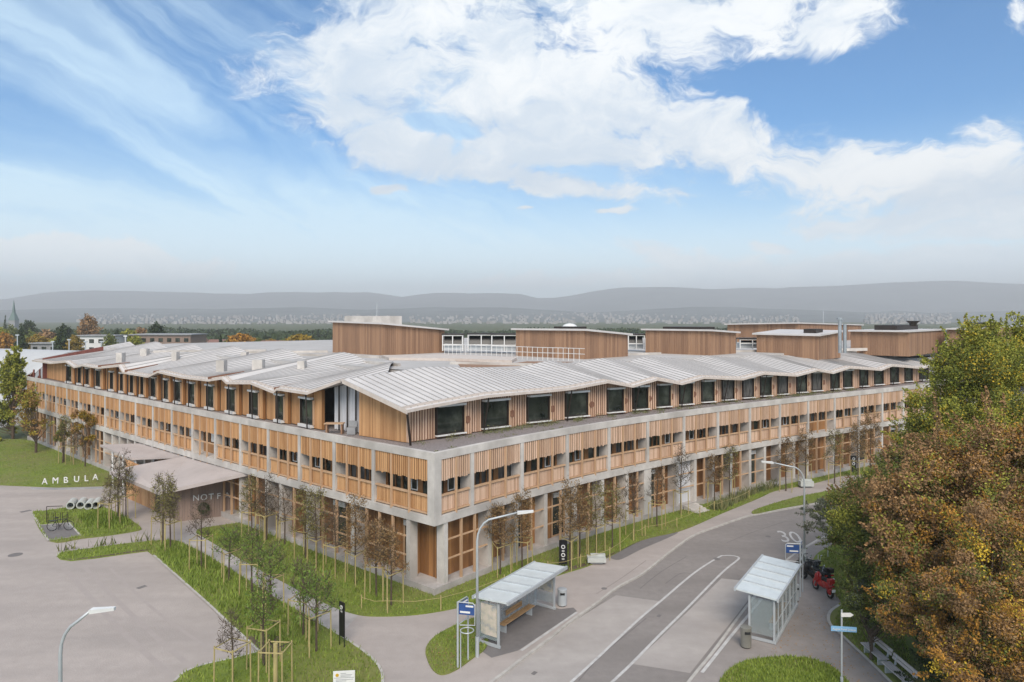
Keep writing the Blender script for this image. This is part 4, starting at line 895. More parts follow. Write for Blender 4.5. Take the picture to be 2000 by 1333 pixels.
rows = [   # (where, group, [(px, py, tree, frame, scale)])
 ('by the left facade, counting from the building corner', 'staked trees by the left facade', [(764, 1182, 0, 0, 1.0), (735, 1166, 0, 1, 1.0), (694, 1140, 4, 0, 1), (655, 1122, 3, 1, .95), (618, 1108, 1, 0, 1.1), (597, 1090, 1, 1, 1.05), (556, 1066, 3, 0, .9), (520, 1055, 3, 1, 1.0), (492, 1048, 1, 1, .98), (521, 1056, 3, 0, .8)]),
 ('by the right facade, counting from the building corner', 'staked trees by the right facade', [(977, 1122, 0, 0, 1.0), (1020, 1112, 4, 1, .95), (1113, 1108, 4, 0, 1.05), (1132, 1088, 0, 1, 1.0), (1165, 1080, 1, 0, 1.05), (1196, 1070, 1, 1, 1.0), (1238, 1049, 3, 0, 1.0), (1283, 1030, 3, 1, 1.0), (1330, 1005, 3, 0, 1.15), (1395, 985, 0, 1, .95), (1425, 975, 1, 0, 1.05), (1535, 958, 0, 1, 1.1), (1573, 945, 4, 0, 1.0), (1630, 944, 1, 1, 1.15), (1676, 938, 4, 0, 1.1), (1700, 925, 4, 1, 1.2)]),
 ('beside the stone path, counting from the front', 'staked trees in the herb bed', [(454, 1345, 3, 1, .75), (515, 1300, 2, 1, 1.05), (618, 1272, 5, 0, 1.1), (592, 1240, 2, 1, 1.0), (529, 1192, 5, 0, 1.05), (492, 1160, 2, 1, 1.0), (447, 1135, 5, 0, .95), (393, 1108, 3, 1, .95), (333, 1072, 1, 0, 1.05), (318, 1062, 1, 1, 1.1)]),
 ('on the parking island, counting from the left', 'staked trees on the parking island', [(213, 1029, 1, 1, .85), (231, 1016, 3, 0, 1.15), (246, 1013, 1, 0, .95)]),
 ('behind the white letters, counting from the left', 'staked trees on the far lawn', [(125, 903, 1, 0, 1.15), (143, 906, 3, 1, .8)])]
for where, grp, lst in rows:
    for k, (px, py, ti, fi, s_) in enumerate(lst):
        p = G(px, py, ZL); nm = 'brown-leaved' if ti in (0, 4) else 'olive-leaved' if ti == 1 else 'green-leaved' if ti in (2, 5) else 'nearly bare'
        dup(YT[ti], (*p, ZL), k*1.9+.3, f'{ORD[k]} young {nm} tree {where}', grp, s_)
        dup(SF[fi], (*p, ZL), rnd.uniform(-.3, .3), f'stake frame of the {ORD[k]} tree {where}', grp.replace('staked trees', 'stake frames'), 1.0)
p = G(538, 1350, ZL)
dup(SF[1], (*p, ZL), .2, 'empty wooden stake frame around a thick post, nearest the viewer', None)
tag(obj('thick_post', Mesh().tube([(*p, ZL), (*p, 2.3)], .10, 10), 'stake'), 'thick pale post inside the empty stake frame nearest the viewer', 'post')
for t in YT+SF:
    for c in list(t.children): bpy.data.objects.remove(c)
    bpy.data.objects.remove(t)
# big vegetation on the right
def bigtree(name, label, px, py_base, top_py, depth, crowns, n, size, mts, trunk=None, H=None, kind='tree', group=None, flat=0, limb=14):
    """crowns: ellipsoids given by picture position and real depth: (px, py, depth, rx, rz, weight)"""
    x, y = (px-1000)/FPX*depth, depth; cs = [((a-1000)/FPX*d, d, EYE-(b-HOR)*d/FPX, rx, rz_, w) for a, b, d, rx, rz_, w in crowns]
    t = thing(name, label, kind, (x, y, 0), 0, group); M_ = Mesh()
    zt = max(c[2] for c in cs); r0 = trunk or .22
    sub = []
    for c in cs:
        k = max(8, int(c[3]*c[3]*c[4]*5.5))
        for j in range(k):
            g = Vector((rnd.gauss(0, 1), rnd.gauss(0, 1), rnd.gauss(0, 1))).normalized()*(rnd.random()**.45); s_ = rnd.uniform(.13, .34)
            sub.append((c[0]+g.x*c[3]*.9, c[1]+g.y*c[3]*.9, max(c[2]+g.z*c[4]*.9, .5), c[3]*s_, c[4]*s_*.9, c[5]*s_**2))
    M_.tube([(x, y, -.2), (x+.1, y, zt*.45), (x+.15, y+.1, zt*.92)], [r0, r0*.7, r0*.15], 8)
    for k, c in enumerate(sorted(sub, key=lambda c: -c[3])[:limb*3]):
        s_ = Vector((x, y, min(max(c[2]*.45, .6), zt*.8))); e = Vector(c[:3]); m_ = (s_+e)/2+Vector((0, 0, -.2))
        M_.tube([s_, m_, e], [r0*.3, r0*.2, .012], 5, cap=False)
    spr = []
    if n > 12000:
        for k in range(int(len(cs)*14)):
            c = rnd.choice(cs); g = Vector((rnd.gauss(0, 1), rnd.gauss(0, 1), rnd.gauss(.25, .8))).normalized()
            a = Vector((c[0]+g.x*c[3]*.8, c[1]+g.y*c[3]*.8, c[2]+g.z*c[4]*.8)); L_ = rnd.uniform(.35, .75)*min(c[3], 2.4); e = a+(g+Vector((0, 0, .5))).normalized()*L_
            if a.z < .6: continue
            M_.tube([a-g*L_*.5, a, e], [.02, .014, .005], 3, cap=False)
            m_ = int(L_*70); f = nr.random(m_)**.8; spr.append(np.array(a)+f[:, None]*np.array(e-a)+nr.normal(0, .10, (m_, 3))*(1.15-f[:, None]))
    obj('trunk', M_, 'bark', t)
    if spr: obj('crown', quadmesh('crown', leafquads(np.concatenate(spr), size*1.1)), mts[0][0], t)
    tot = sum(w for _, w in mts)
    for mt, w in mts:
        ss = sub if len(mts) == 1 else rnd.sample(sub, max(4, int(len(sub)*(.35+.65*w/tot))))
        obj('crown', quadmesh('crown', leafquads(clumps(ss, int(n*w/tot)), size, flat)), mt, t)
    return t
LB = leafmat('autumn_brown', (.43, .245, .11), (.14, .088, .045), (.27, .16, .075), .45); LO = leafmat('autumn_orange', (.52, .26, .045), (.20, .105, .03), (.34, .17, .035), .5)
LY = leafmat('autumn_yellow', (.74, .50, .05), (.32, .24, .04), (.52, .36, .04), .5); LG = leafmat('deep_green', (.22, .24, .055), (.06, .08, .022), (.13, .15, .038), .5)
LYG = leafmat('yellow_green', (.44, .40, .07), (.13, .16, .03), (.27, .27, .045), .5); LD = leafmat('dark_evergreen', (.06, .085, .03), (.02, .034, .013), None, .5); LGR = leafmat('grey_green', (.17, .18, .12), (.06, .07, .045), None, .5)
bigtree('autumn_tree', 'tall yellow-green tree at the right edge, its loose top against the sky', 1925, 0, 0, 40,
        [(1905, 730, 40, 2.3, 2.6, 1.2), (1965, 710, 41, 2.5, 2.6, 1.1), (1840, 800, 40, 1.9, 1.9, 1), (1835, 715, 40, 1.1, 1.1, .35), (1990, 860, 40, 2.8, 2.8, 1), (1795, 850, 40, 1.5, 1.5, .6), (1885, 650, 40, .5, 1.1, .14), (1868, 690, 40, .6, .8, .12), (1935, 660, 40, .4, 1.1, .1), (1915, 640, 40, .35, .7, .07), (1950, 655, 41, .7, .9, .2), (1985, 645, 41, .6, 1.0, .2), (2020, 660, 41, .9, 1.1, .3), (1890, 850, 39, 2.3, 2.0, 1)], 147250, 0.0629, [(LYG, .60), (LG, .30), (LY, .10)], .25)
bigtree('autumn_tree', 'broad rust-brown tree in the middle of the right bank', 1850, 0, 0, 34,
        [(1840, 900, 34, 2.4, 2.0, 1.2), (1780, 985, 33, 2.2, 2.0, 1.2), (1900, 1010, 33, 2.9, 2.6, 1.6), (1790, 1090, 32, 2.1, 2.0, 1.2), (1965, 900, 34, 2.6, 2.6, 1.3), (1900, 1130, 32, 2.8, 2.2, 1.2), (1745, 1040, 33, 1.3, 1.6, .7)], 201500, 0.0629, [(LB, .58), (LO, .19), (LYG, .13), (LG, .10)], .25)
bigtree('autumn_tree', 'orange and yellow maple nearest the viewer at the right edge', 1930, 0, 0, 27,
        [(1890, 1190, 27, 2.0, 1.7, 1), (1960, 1080, 28, 2.0, 2.0, 1), (1855, 1270, 27, 1.3, 1.1, .6), (1990, 1230, 26, 2.0, 2.0, 1), (1780, 1190, 30, 1.6, 1.5, .8), (1900, 1300, 26, 1.7, 1.2, .7), (1960, 1330, 25, 1.5, 1.2, .6), (1810, 1225, 29, 1.0, .8, .4)], 147250, 0.0503, [(LO, .18), (LB, .50), (LY, .09), (LG, .23)], .2)
bigtree('roadside_bush', 'dark green bushy tree behind the parked motorcycles', 1710, 0, 0, 38,
        [(1700, 1010, 39, 2.4, 2.0, 1.2), (1690, 1080, 38, 1.5, 1.6, 1), (1740, 1070, 37, 2.2, 2.2, 1.2), (1650, 1040, 40, 1.3, 1.2, .6), (1715, 1150, 36, 1.8, 1.5, 1), (1745, 955, 40, 1.7, 1.3, .6), (1690, 1130, 37, 1.1, 1.2, .6)], 139500, 0.0555, [(LG, .68), (LYG, .20), (LB, .12)], .18, kind='bush')
bigtree('roadside_bush', 'low green hedge bush between the red scooter and the pale bench', 1700, 0, 0, 34,
        [(1700, 1180, 35, 1.3, 1.3, 1), (1712, 1215, 33.8, .8, .7, .6), (1675, 1150, 36, .9, .9, .5), (1760, 1200, 33, 1.3, 1.3, .8)], 69750, 0.0444, [(LG, .55), (LGR, .25), (LD, .2)], .08, kind='bush')
bigtree('overhanging_tree', 'thin grey-leaved tree reaching over the road beside the tall street lamp', 1665, 0, 0, 46,
        [(1645, 990, 47, 1.7, 1.1, 1), (1612, 1010, 46.5, 1.0, .6, .35), (1585, 1000, 47.5, .8, .4, .22), (1575, 1030, 46.5, .45, .25, .08), (1670, 1030, 45, 1.5, 1.3, .9), (1640, 1035, 46, 1.1, .8, .4)], 23250, 0.0481, [(LGR, 1)], .12)
bigtree('autumn_tree', 'brown and green tree standing farther back beyond the road', 1790, 0, 0, 50,
        [(1780, 925, 52, 2.9, 2.2, 1.2), (1715, 965, 50, 2.2, 1.4, .9), (1840, 950, 50, 2.8, 2.6, 1), (1790, 870, 52, 1.8, 1.6, .7), (1670, 975, 50, 1.5, 1.0, .5)], 93000, 0.0703, [(LB, .34), (LG, .33), (LYG, .33)], .2)
bigtree('evergreen_bush', 'dark holly bush in the lower right corner behind the maple', 1990, 0, 0, 30,
        [(1990, 1290, 29, 2.0, 1.8, 1), (2000, 1120, 32, 2.2, 2.6, 1), (1960, 1210, 31, 2.0, 2.0, 1), (1880, 1250, 31, 2.0, 1.6, 1), (1830, 1160, 34, 2.2, 2.0, 1), (1930, 1010, 36, 2.4, 2.4, .9), (1850, 1330, 30, 1.5, 1.2, .6)], 93000, 0.0592, [(LD, 1)], .15, kind='bush')
# left side trees
bigtree('autumn_tree', 'slender yellow-green poplar at the left edge in front of the white hall', 25, 0, 0, 96,
        [(25, 735, 96, 1.8, 3.0, 1), (30, 700, 96, 1.0, 1.6, .4), (2, 810, 96, 2.0, 2.6, .6), (-10, 870, 94, 1.2, 1.4, .3)], 15000, .15, [(LYG, .7), (LG, .3)], .2)
bigtree('autumn_tree', 'multi-stemmed half bare tree on the lawn at the left end of the facade', 70, 0, 0, 86,
        [(60, 775, 86, 1.6, 2.2, .8), (75, 830, 86, 1.7, 1.5, .4), (40, 815, 88, 1.6, 2.0, .5)], 5000, .11, [(YC['yellow'], .4), (LB, .3), (LYG, .3)], .16)
bigtree('autumn_tree', 'golden-brown slim tree in front of the left facade beside the small canopy', 166, 0, 0, 78,
        [(166, 815, 78, 1.3, 1.7, 1), (170, 860, 78, 1.0, 1.2, .6), (150, 840, 78, .7, .8, .3)], 6500, .09, [(YC['yellow'], .65), (LB, .35)], .08)
bigtree('autumn_tree', 'small red-topped maple peeping over the left end of the parapet', 60, 0, 0, 100,
        [(62, 745, 100, 1.1, 1.5, 1), (58, 775, 100, 1.8, 1.5, .8)], 4000, .12, [(leafmat('red_leaves', (.32, .07, .04), (.14, .04, .03)), .6), (LO, .4)], .1)
bigtree('small_tree', 'small dark tree on the lawn left of the golden-brown tree', 122, 0, 0, 80,
        [(122, 850, 81, .9, 1.6, 1), (122, 830, 81, .5, .8, .3)], 3500, .09, [(LG, .7), (LB, .3)], .07)
def litter(poly, n, mts, z, nm='fallen_leaves'):
    P = np.array([G(x, y, z) for x, y in poly]); lo, hi = P.min(0), P.max(0); Q = nr.uniform(lo, hi, (n*3, 2)); Q = Q[inside(Q, [tuple(p) for p in P])][:n]
    V = leafquads(np.column_stack([Q, np.full(len(Q), z+.03)]), .05, .0).reshape(-1, 4, 3); V[:, :, 2] = z+.012+(V[:, :, 2]-z-.03)*.25
    o = obj(nm, quadmesh(nm, V.reshape(-1, 3)), mts); o['kind'] = 'stuff'; tag(o, 'fallen autumn leaves scattered on the ground', 'leaves')
litter([(1590, 1180), (1640, 1185), (1620, 1220), (1700, 1300), (1760, 1370), (1600, 1370), (1500, 1280), (1560, 1200)], 500, LO, ZK)
litter([(1600, 1085), (1660, 1050), (1700, 1100), (1760, 1200), (1790, 1340), (1700, 1290), (1626, 1220), (1645, 1182), (1600, 1130)], 1500, LB, ZL)
litter([(383, 1040), (503, 1018), (700, 1098), (850, 1155), (960, 1115), (1160, 1025), (1400, 975), (1560, 945), (1340, 1035), (1190, 1083), (1000, 1150), (860, 1190), (735, 1200), (600, 1158)], 2600, LB, ZL+.03)
litter([(840, 1260), (900, 1222), (945, 1210), (945, 1265), (890, 1305), (850, 1305)], 250, LB, ZL+.05)
# ------------------------------------------------------------------ street furniture
def lamp(px_or_x, y, arm, label, H=7.2, rz_=0.0, world=None):
    t = thing('street_lamp', label, 'street lamp', (px_or_x, y, ZK), 0, 'curved arm street lamps'); s_ = 1 if arm > 0 else -1
    P = [(0, 0, 0), (0, 0, H-1.5)]+[(s_*(.9*(1-math.cos(a))), 0, H-1.5+1.15*math.sin(a)) for a in (.3, .6, .9, 1.2)]+[(arm-s_*.35, 0, H-.08)]
    obj('pole', Mesh().tube(P, [.075, .06]+[.05]*4+[.04], 10), 'galv', t, world=False, smooth=True)
    obj('base_sleeve', Mesh().tube([(0, 0, 0), (0, 0, 1.0)], .095, 10), 'galv', t, world=False)
    a = arm-s_*.35
    obj('lamp_head', Mesh().hexa([(a, -.10, H-.16), (a+s_*.8, -.06, H-.06), (a+s_*.8, .06, H-.06), (a, .10, H-.16), (a, -.12, H-.02), (a+s_*.8, -.07, H+.04), (a+s_*.8, .07, H+.04), (a, .12, H-.02)] if s_ > 0 else
        [(a+s_*.8, -.06, H-.06), (a, -.10, H-.16), (a, .10, H-.16), (a+s_*.8, .06, H-.06), (a+s_*.8, -.07, H+.04), (a, -.12, H-.02), (a, .12, H-.02), (a+s_*.8, .07, H+.04)]), 'white', t, world=False)
    return t
x, y = G(932, 1283, ZK); lamp(x, y, 2.35, 'tall curved street lamp standing beside the left bus shelter', 7.25)
x, y = G(1571, 1101, ZK); lamp(x, y, -2.5, 'tall curved street lamp beside the black motorcycle, arm over the road', 7.0)
lamp(-14.9, 22.8, 1.35, 'curved street lamp rising from the lower left corner over the forecourt', 7.3)
lamp(57.5, 99, -4.0, 'street lamp with its arm over the road in front of the right treetops', 1.2)
bpy.data.objects['street_lamp.003'].location = (44.4, 76, 0)
for o in list(bpy.data.objects['street_lamp.003'].children): bpy.data.objects.remove(o)
bpy.data.objects.remove(bpy.data.objects['street_lamp.003'])
lamp(46.2, 74.5, -4.0, 'far street lamp with its white head in front of the right treetops', 4.9)
def shelter(ox, oy, ang, sy, label, seed):
    """x along the back wall, y*sy towards the road"""
    t = thing('bus_shelter', label, 'bus shelter', (ox, oy, ZK), ang, 'glass bus shelters facing each other'); L_, D, H = 5.75, 1.35, 2.32
    def B(M_, x0, x1, y0, y1, z0, z1): return M_.box(x0, x1, min(y0*sy, y1*sy), max(y0*sy, y1*sy), z0, z1)
    m_ = Mesh()
    obj('floor_frame', B(B(B(Mesh(), 0, L_, -.1, .1, .03, .16), 0, .12, .1, D, .03, .15), L_-.12, L_, .1, D, .03, .15), 'galv', t, world=False)
    for x_, y_ in ((.0, 0), (L_/3, 0), (2*L_/3, 0), (L_-.1, 0), (0, D-.1), (L_-.1, D-.1)):
        obj('post', B(Mesh(), x_, x_+.10, y_-.05, y_+.05, .15, H), 'galv', t, world=False)
    for x_ in (L_/6, L_/2, L_*5/6): B(m_, x_-.02, x_+.02, -.03, .03, .15, H)
    B(m_, 0, L_, -.03, .03, .95, .99); obj('mullion', m_, 'galv', t, world=False)
    for a, b in ((.12, L_/3-.02), (L_/3+.12, 2*L_/3-.02), (2*L_/3+.12, L_-.12)): obj('glass_pane', B(Mesh(), a, b, -.01, .01, .2, H-.08), 'pane', t, world=False)
    for k, x_ in enumerate((.05, L_-.05)): obj('glass_pane', B(Mesh(), x_-.01, x_+.01, .07, D-.12, .35, H-.1), 'pane', t, world=False)
    ps = L_-.03
    for x_, lab in (((.02, .07), 'poster'), ((L_-.09, L_-.03), 'poster')):
        if sy > 0 and x_[0] < 1: continue
        obj('poster', B(Mesh(), x_[0]+.0, x_[1]+.0, .16, D-.2, 1.0 if x_[0] > 1 else .55, H-.2), 'poster', t, world=False)  # the near-end panel paints poster reflections onto the glass pane
    r_ = Mesh(); zf, zb, F_ = H+.16, H+.02, 1.95
    y0, y1 = -.22*sy, F_*sy
    v = [(-.15, y0, zb), (L_+.15, y0, zb), (L_+.15, y1, zf), (-.15, y1, zf)]; r_.hexa([(a, b, c) for a, b, c in v]+[(a, b, c+.09) for a, b, c in v])
    ro = obj('roof', r_, 'shroof', t, world=False); rb = Mesh()
    for k in range(1, 5):
        x_ = k*L_/5; v = [(x_-.03, y0, zb+.08), (x_+.03, y0, zb+.08), (x_+.03, y1, zf+.08), (x_-.03, y1, zf+.08)]; rb.hexa(v+[(a, b, c+.07) for a, b, c in v])
    obj('seam', rb, 'galv', ro, world=False)
    e = Mesh()
    for (a0, b0, a1, b1) in ((-.2, y0, L_+.2, y0), (-.2, y1, L_+.2, y1)): e.box(a0, a1, min(b0-.05, b0), b0+.05, (zb if b0 == y0 else zf)-.05, (zb if b0 == y0 else zf)+.12)
    obj('gutter', e, 'galv', ro, world=False)
    bz = Mesh()
    for k in range(3): B(bz, 1.5, 4.6, .22+k*.14, .34+k*.14, .45, .49)
    bb = Mesh()
    for k in range(2): B(bb, 2.3, 3.9, .16, .20, .62+k*.16, .75+k*.16)
    b_ = obj('bench_seat', bz, 'bench_wood', t, world=False); obj('bench_back', bb, 'bench_wood', t, world=False)
    [obj('bench_leg', B(Mesh(), e, e+.05, .2, .6, .0, .45), 'galv', b_, world=False) for e in (1.7, 4.3)]
    return t
x, y = G(934, 1256, ZK); shelter(x, y, R(56.5), -1, 'pale glass bus shelter with a wooden bench, on the left side of the road', 1)
x, y = G(1512, 1260, ZK); shelter(x, y, R(57), 1, 'bright glass bus shelter seen from behind, on the right side of the road', 2)
# person-like poster strip is left as tinted panes
def bin_(px, py, label, r_=.27, h=1.0, mt='galv'):
    x, y = G(px, py, ZK); t = thing('litter_bin', label, 'litter bin', (x, y, ZK), 0, 'litter bins at the bus stop')
    obj('body', Mesh().tube([(0, 0, .06), (0, 0, h-.12)], r_, 16), mt, t, world=False, smooth=False)
    obj('foot', Mesh().tube([(0, 0, 0), (0, 0, .07)], r_*.8, 16), 'rubber', t, world=False)
    obj('lid', Mesh().tube([(0, 0, h-.12), (0, 0, h-.02), (0, 0, h)], [r_*1.04, r_*1.04, r_*.8], 16), mt, t, world=False)
    obj('opening', Mesh().box(-r_*.5, r_*.5, -r_*1.07, -r_*.8, h-.3, h-.18), 'rubber', t, world=False)
X['binm'] = mat('brown_bin_metal', (.27, .255, .22), (.2, .19, .165), 2, .4, metal=.3)
bin_(1098, 1183, 'grey round litter bin at the far end of the left bus shelter'); bin_(1457, 1264, 'bronze round litter bin in front of the right bus shelter', .27, 1.05, 'binm')
bin_(1556, 1174, 'slim grey bin behind the far end of the right bus shelter', .14, 1.0)
def stop(px, py, label, rz_, hoop):
    x, y = G(px, py, ZK); t = thing('bus_stop_sign', label, 'bus stop sign', (x, y, ZK), rz_, 'bus stop signs'); H = 3.2
    obj('pole', Mesh().tube([(0, 0, 0), (0, 0, H)], .05, 8), 'galv' if not hoop else 'stake' if False else 'galv', t, world=False)
    for k, a in enumerate((R(-12), R(58)) if hoop else (R(172), R(60))):
        c, s_ = math.cos(a), math.sin(a); f = Mesh().tube([(0, 0, H), (.75*c, .75*s_, H), (.85*c, .85*s_, H-.1), (.85*c, .85*s_, H-1.05), (.1*c, .1*s_, H-1.1)], .025, 6)
        obj('flag_frame', f, 'galv', t, world=False)
        q = obj('sign_panel', Mesh().obox((.06*c, .06*s_), a, .76, .03, H-.58, H-.08), 'blue', t, world=False)
        obj('lettering', Mesh().obox((.12*c+.0, .12*s_), a, .5, .045, H-.50, H-.41), 'white', q, world=False)
        obj('lettering', Mesh().obox((.4*c+.0, .4*s_), a, .38, .045, H-.20, H-.12), 'white', q, world=False)
    c, s_ = math.cos(R(58)), math.sin(R(58))
    obj('second_pole', Mesh().tube([(.85*c, .85*s_, 0), (.85*c, .85*s_, H-.3)], .04, 6), 'galv', t, world=False)
    if hoop:
        obj('hoop', Mesh().torus((.45, -.05, H-1.35), (0, 0, 1), .32, .025), 'galv', t, world=False)
        obj('third_pole', Mesh().tube([(.14, -.02, 0), (.14, -.02, H-1.3)], .028, 6), 'galv', t, world=False)
stop(894, 1306, 'blue bus stop sign with a round hoop on the small grass island', 0, True)
stop(1563, 1166, 'blue bus stop sign behind the right bus shelter, beside the motorcycles', 0, False)
def infosign(px, py, label, w, h, leg, rz_, icons):
    x, y = G(px, py, ZL); t = thing('info_sign', label, 'sign', (x, y, ZL), rz_, 'black information signs')
    obj('panel', Mesh().box(-w/2, w/2, -.03, .03, leg, leg+h), 'black', t, world=False)
    for e in (-w/2, w/2-.03): obj('leg', Mesh().box(e, e+.03, -.02, .02, 0, leg), 'black', t, world=False)
    for z in icons:
        M_ = Mesh(); M_.torus((0, -.05, leg+h*z), (0, 1, 0), w*.20, w*.055, 18, 5); obj('icon', M_, 'white', t, world=False)
        M_ = Mesh()
        for k in range(2): M_.box(-w*.16, w*.16, -.045, -.03, leg+h*z-w*.46-k*w*.12, leg+h*z-w*.41-k*w*.12)
        obj('small_text', M_, 'white', t, world=False)
infosign(668, 1262, 'black upright information sign with one white ring, beside the stone path', .42, 1.75, .5, R(-40), (.85,))
infosign(1100, 1109, 'black information sign with two white rings, behind the left bus shelter', .55, 1.6, .25, R(-8), (.72, .38))
infosign(1667, 931, 'far black information sign on the lawn in front of the right facade', .6, 1.7, .5, R(-8), (.8, .5))
x, y = G(672, 1352, ZL); t = thing('notice_board', 'white notice board with a yellow emblem on the grass at the bottom edge', 'sign', (x, y, ZL), R(6))
obj('panel', Mesh().box(-.48, .48, -.02, .02, .42, .95), 'white', t, world=False)
for e in (-.46, .44): obj('leg', Mesh().box(e, e+.025, -.01, .01, 0, .42), 'galv', t, world=False)
obj('emblem', Mesh().tube([(-.3, -.035, .78), (-.3, -.02, .78)], .075, 14), 'yellow', t, world=False)
M_ = Mesh()
for z, a, b in ((.84, -.15, .1), (.77, -.15, .36), (.71, -.15, .3), (.645, -.44, .44), (.56, -.36, .40), (.50, -.36, .1)): M_.box(a, b, -.03, -.02, z, z+.018)
obj('printed_lines', M_, 'conc_dark', t, world=False)
# street name post
x, y = G(1644, 1336, ZL); t = thing('street_name_post', 'grey post with a light blue street name plate and a white arrow plate', 'sign post', (x, y, ZL))
obj('pole', Mesh().tube([(0, 0, 0), (0, 0, 3.4)], .04, 10), 'galv', t, world=False); obj('collar', Mesh().tube([(0, 0, .1), (0, 0, .3)], .07, 10), 'galv', t, world=False)
c = math.cos(R(-8)); s_ = math.sin(R(-8))
pl = obj('name_plate', Mesh().hexa([(-.48, .02, 2.42), (.62, -.14, 2.42), (.62, -.11, 2.42), (-.48, .05, 2.42), (-.48, .02, 2.65), (.62, -.14, 2.65), (.62, -.11, 2.65), (-.48, .05, 2.65)]), 'lblue', t, world=False)
text('August Forel Strasse', .085, 'lettering', 'white', pl, (-.43, -.004, 2.49), .004, (R(90), 0, R(-8.3)))
ar = Mesh().prism([(-.06, 2.98+.12), (.38, 3.10), (.52, 3.19), (.38, 3.28), (-.06, 3.28)], -.01, .02)
ar.v = [(a, -.06+c_, b) for a, b, c_ in ar.v]; obj('arrow_plate', ar, 'white', t, world=False)
# white bench
for k, (yy, ln) in enumerate(((33.2, 1.75), (31.1, 1.9))):
    t = thing('slatted_bench', ['far half of the pale slatted bench pair, under the yellow leaves', 'near half of the pale slatted bench pair, at the bottom edge'][k], 'bench', (17.72, yy, ZK), R(2), 'pale slatted benches')
    M_ = Mesh()
    for j in range(4): M_.box(-.05+j*.12, .05+j*.12, -.0, ln, .43, .47)
    obj('seat', M_, 'slatbench', t, world=False); M_ = Mesh()
    for j in range(2): M_.hexa([(.50+j*.05, 0, .62+j*.15), (.53+j*.05, 0, .62+j*.15), (.53+j*.05, ln, .62+j*.15), (.50+j*.05, ln, .62+j*.15), (.53+j*.05, 0, .75+j*.15), (.56+j*.05, 0, .75+j*.15), (.56+j*.05, ln, .75+j*.15), (.53+j*.05, ln, .75+j*.15)])
    obj('backrest', M_, 'slatbench', t, world=False)
    for e in (.25, ln-.3):
        obj('leg', Mesh().box(.0, .45, e, e+.06, 0, .43).hexa([(.45, e, .43), (.52, e, .43), (.52, e+.06, .43), (.45, e+.06, .43), (.56, e, .9), (.62, e, .9), (.62, e+.06, .9), (.56, e+.06, .9)]), 'galv', t, world=False)
for k, (px, py) in enumerate(((1598, 1113), (1617, 1088))):
    x, y = G(px, py, ZL); tag(obj('marker_post', Mesh().tube([(x, y, ZK), (x, y, 1.15)], .03, 8), 'galv'), ['thin grey post at the edge of the pavement behind the motorcycles', 'farther thin grey post at the grass edge beyond the motorcycles'][k], 'post', 'thin grey posts')
# concrete benches, pipes, kerb stones
def block(px, py, w, d, h, label, rz_=.0):
    x, y = G(px, py, ZL); t = thing('concrete_bench', label, 'bench', (x, y, ZL), rz_, 'concrete block benches')
    obj('seat_block', Mesh().box(-w/2, w/2, 0, d, .12, h), 'pipe', t, world=False); obj('foot_block', Mesh().box(-w/2+.2, w/2-.2, .1, d-.1, 0, .12), 'conc_dark', t, world=False)
    obj('back_block', Mesh().box(-w*.3, w*.5, d*.6, d, h, h+.12), 'pipe', t, world=False)
block(1166, 1103, 1.25, .7, .42, 'pale concrete block bench beside the dark asphalt patch'); block(1577, 953, 1.3, .7, .6, 'small concrete block bench on the far lawn near the reeds')
for k, (px, py, lab) in enumerate(((137, 996, 'concrete pipe at the left end of the row of four'), (157, 995, 'second concrete pipe from the left in the row of four'), (172.5, 997, 'third concrete pipe from the left in the row of four'), (187, 995, 'concrete pipe at the right end of the row of four'))):
    x, y = G(px, py, ZL); t = thing('concrete_pipe', lab, 'pipe', (x, y, ZL), R(22), 'row of concrete pipes on the island')
    M_ = Mesh(); n = 22; v = []
    for i, (yy, rr) in enumerate(((0, .34), (1.5, .34), (1.5, .25), (0, .25))):
        for j in range(n): a = 2*math.pi*j/n; v.append((rr*math.cos(a), yy, .36+rr*math.sin(a)))
    M_.add(v, [(i*n+j, i*n+(j+1) % n, ((i+1) % 4)*n+(j+1) % n, ((i+1) % 4)*n+j) for i in range(4) for j in range(n)])
    obj('shell', M_, 'pipe', t, world=False)
    obj('plug', Mesh().tube([(0, 1.0, .36), (0, 1.1, .36)], .25, 16), 'pipe' if k < 2 else 'rubber', t, world=False)
# steps by the right facade
t = thing('garden_steps', 'rough stone steps down from the plinth at the white stair wall', 'steps', (*G(1345, 1000, ZL), ZL))
for k in range(4):
    q = 24.9; p = FR.p(27.2, -.35-.38*k); obj('step', Mesh().obox((p[0], p[1]), FR.ang(27), 1.6, .4, .0, ZP-.1*k-.04), 'conc', t)
# low rope fence along the lawn
rp = [(706, 1191), (757, 1198), (861, 1192), (985, 1150), (1046, 1122), (1070, 1122), (1134, 1108), (1191, 1093), (1237, 1056), (1260, 1047), (1322, 1032), (1367, 1009), (1395, 998), (1410, 996), (1463, 975)]
for k, (px, py) in enumerate(rp):
    x, y = G(px, py, ZL); tag(obj('fence_post', Mesh().tube([(x, y, ZL-.1), (x, y, ZL+.85)], .035, 6), 'stake'), f'{ORD[k]} short wooden post of the rope fence, counted from the left', 'post', 'rope fence posts')
M_ = Mesh()
for a, b in zip(rp, rp[1:]):
    A, B_ = Vector((*G(*a, ZL), ZL+.7)), Vector((*G(*b, ZL), ZL+.7)); M_.tube([A, (A+B_)/2-Vector((0, 0, .12)), B_], .014, 4)
tag(obj('fence_rope', M_, 'stake'), 'yellowish rope strung between the short posts along the lawn', 'rope')
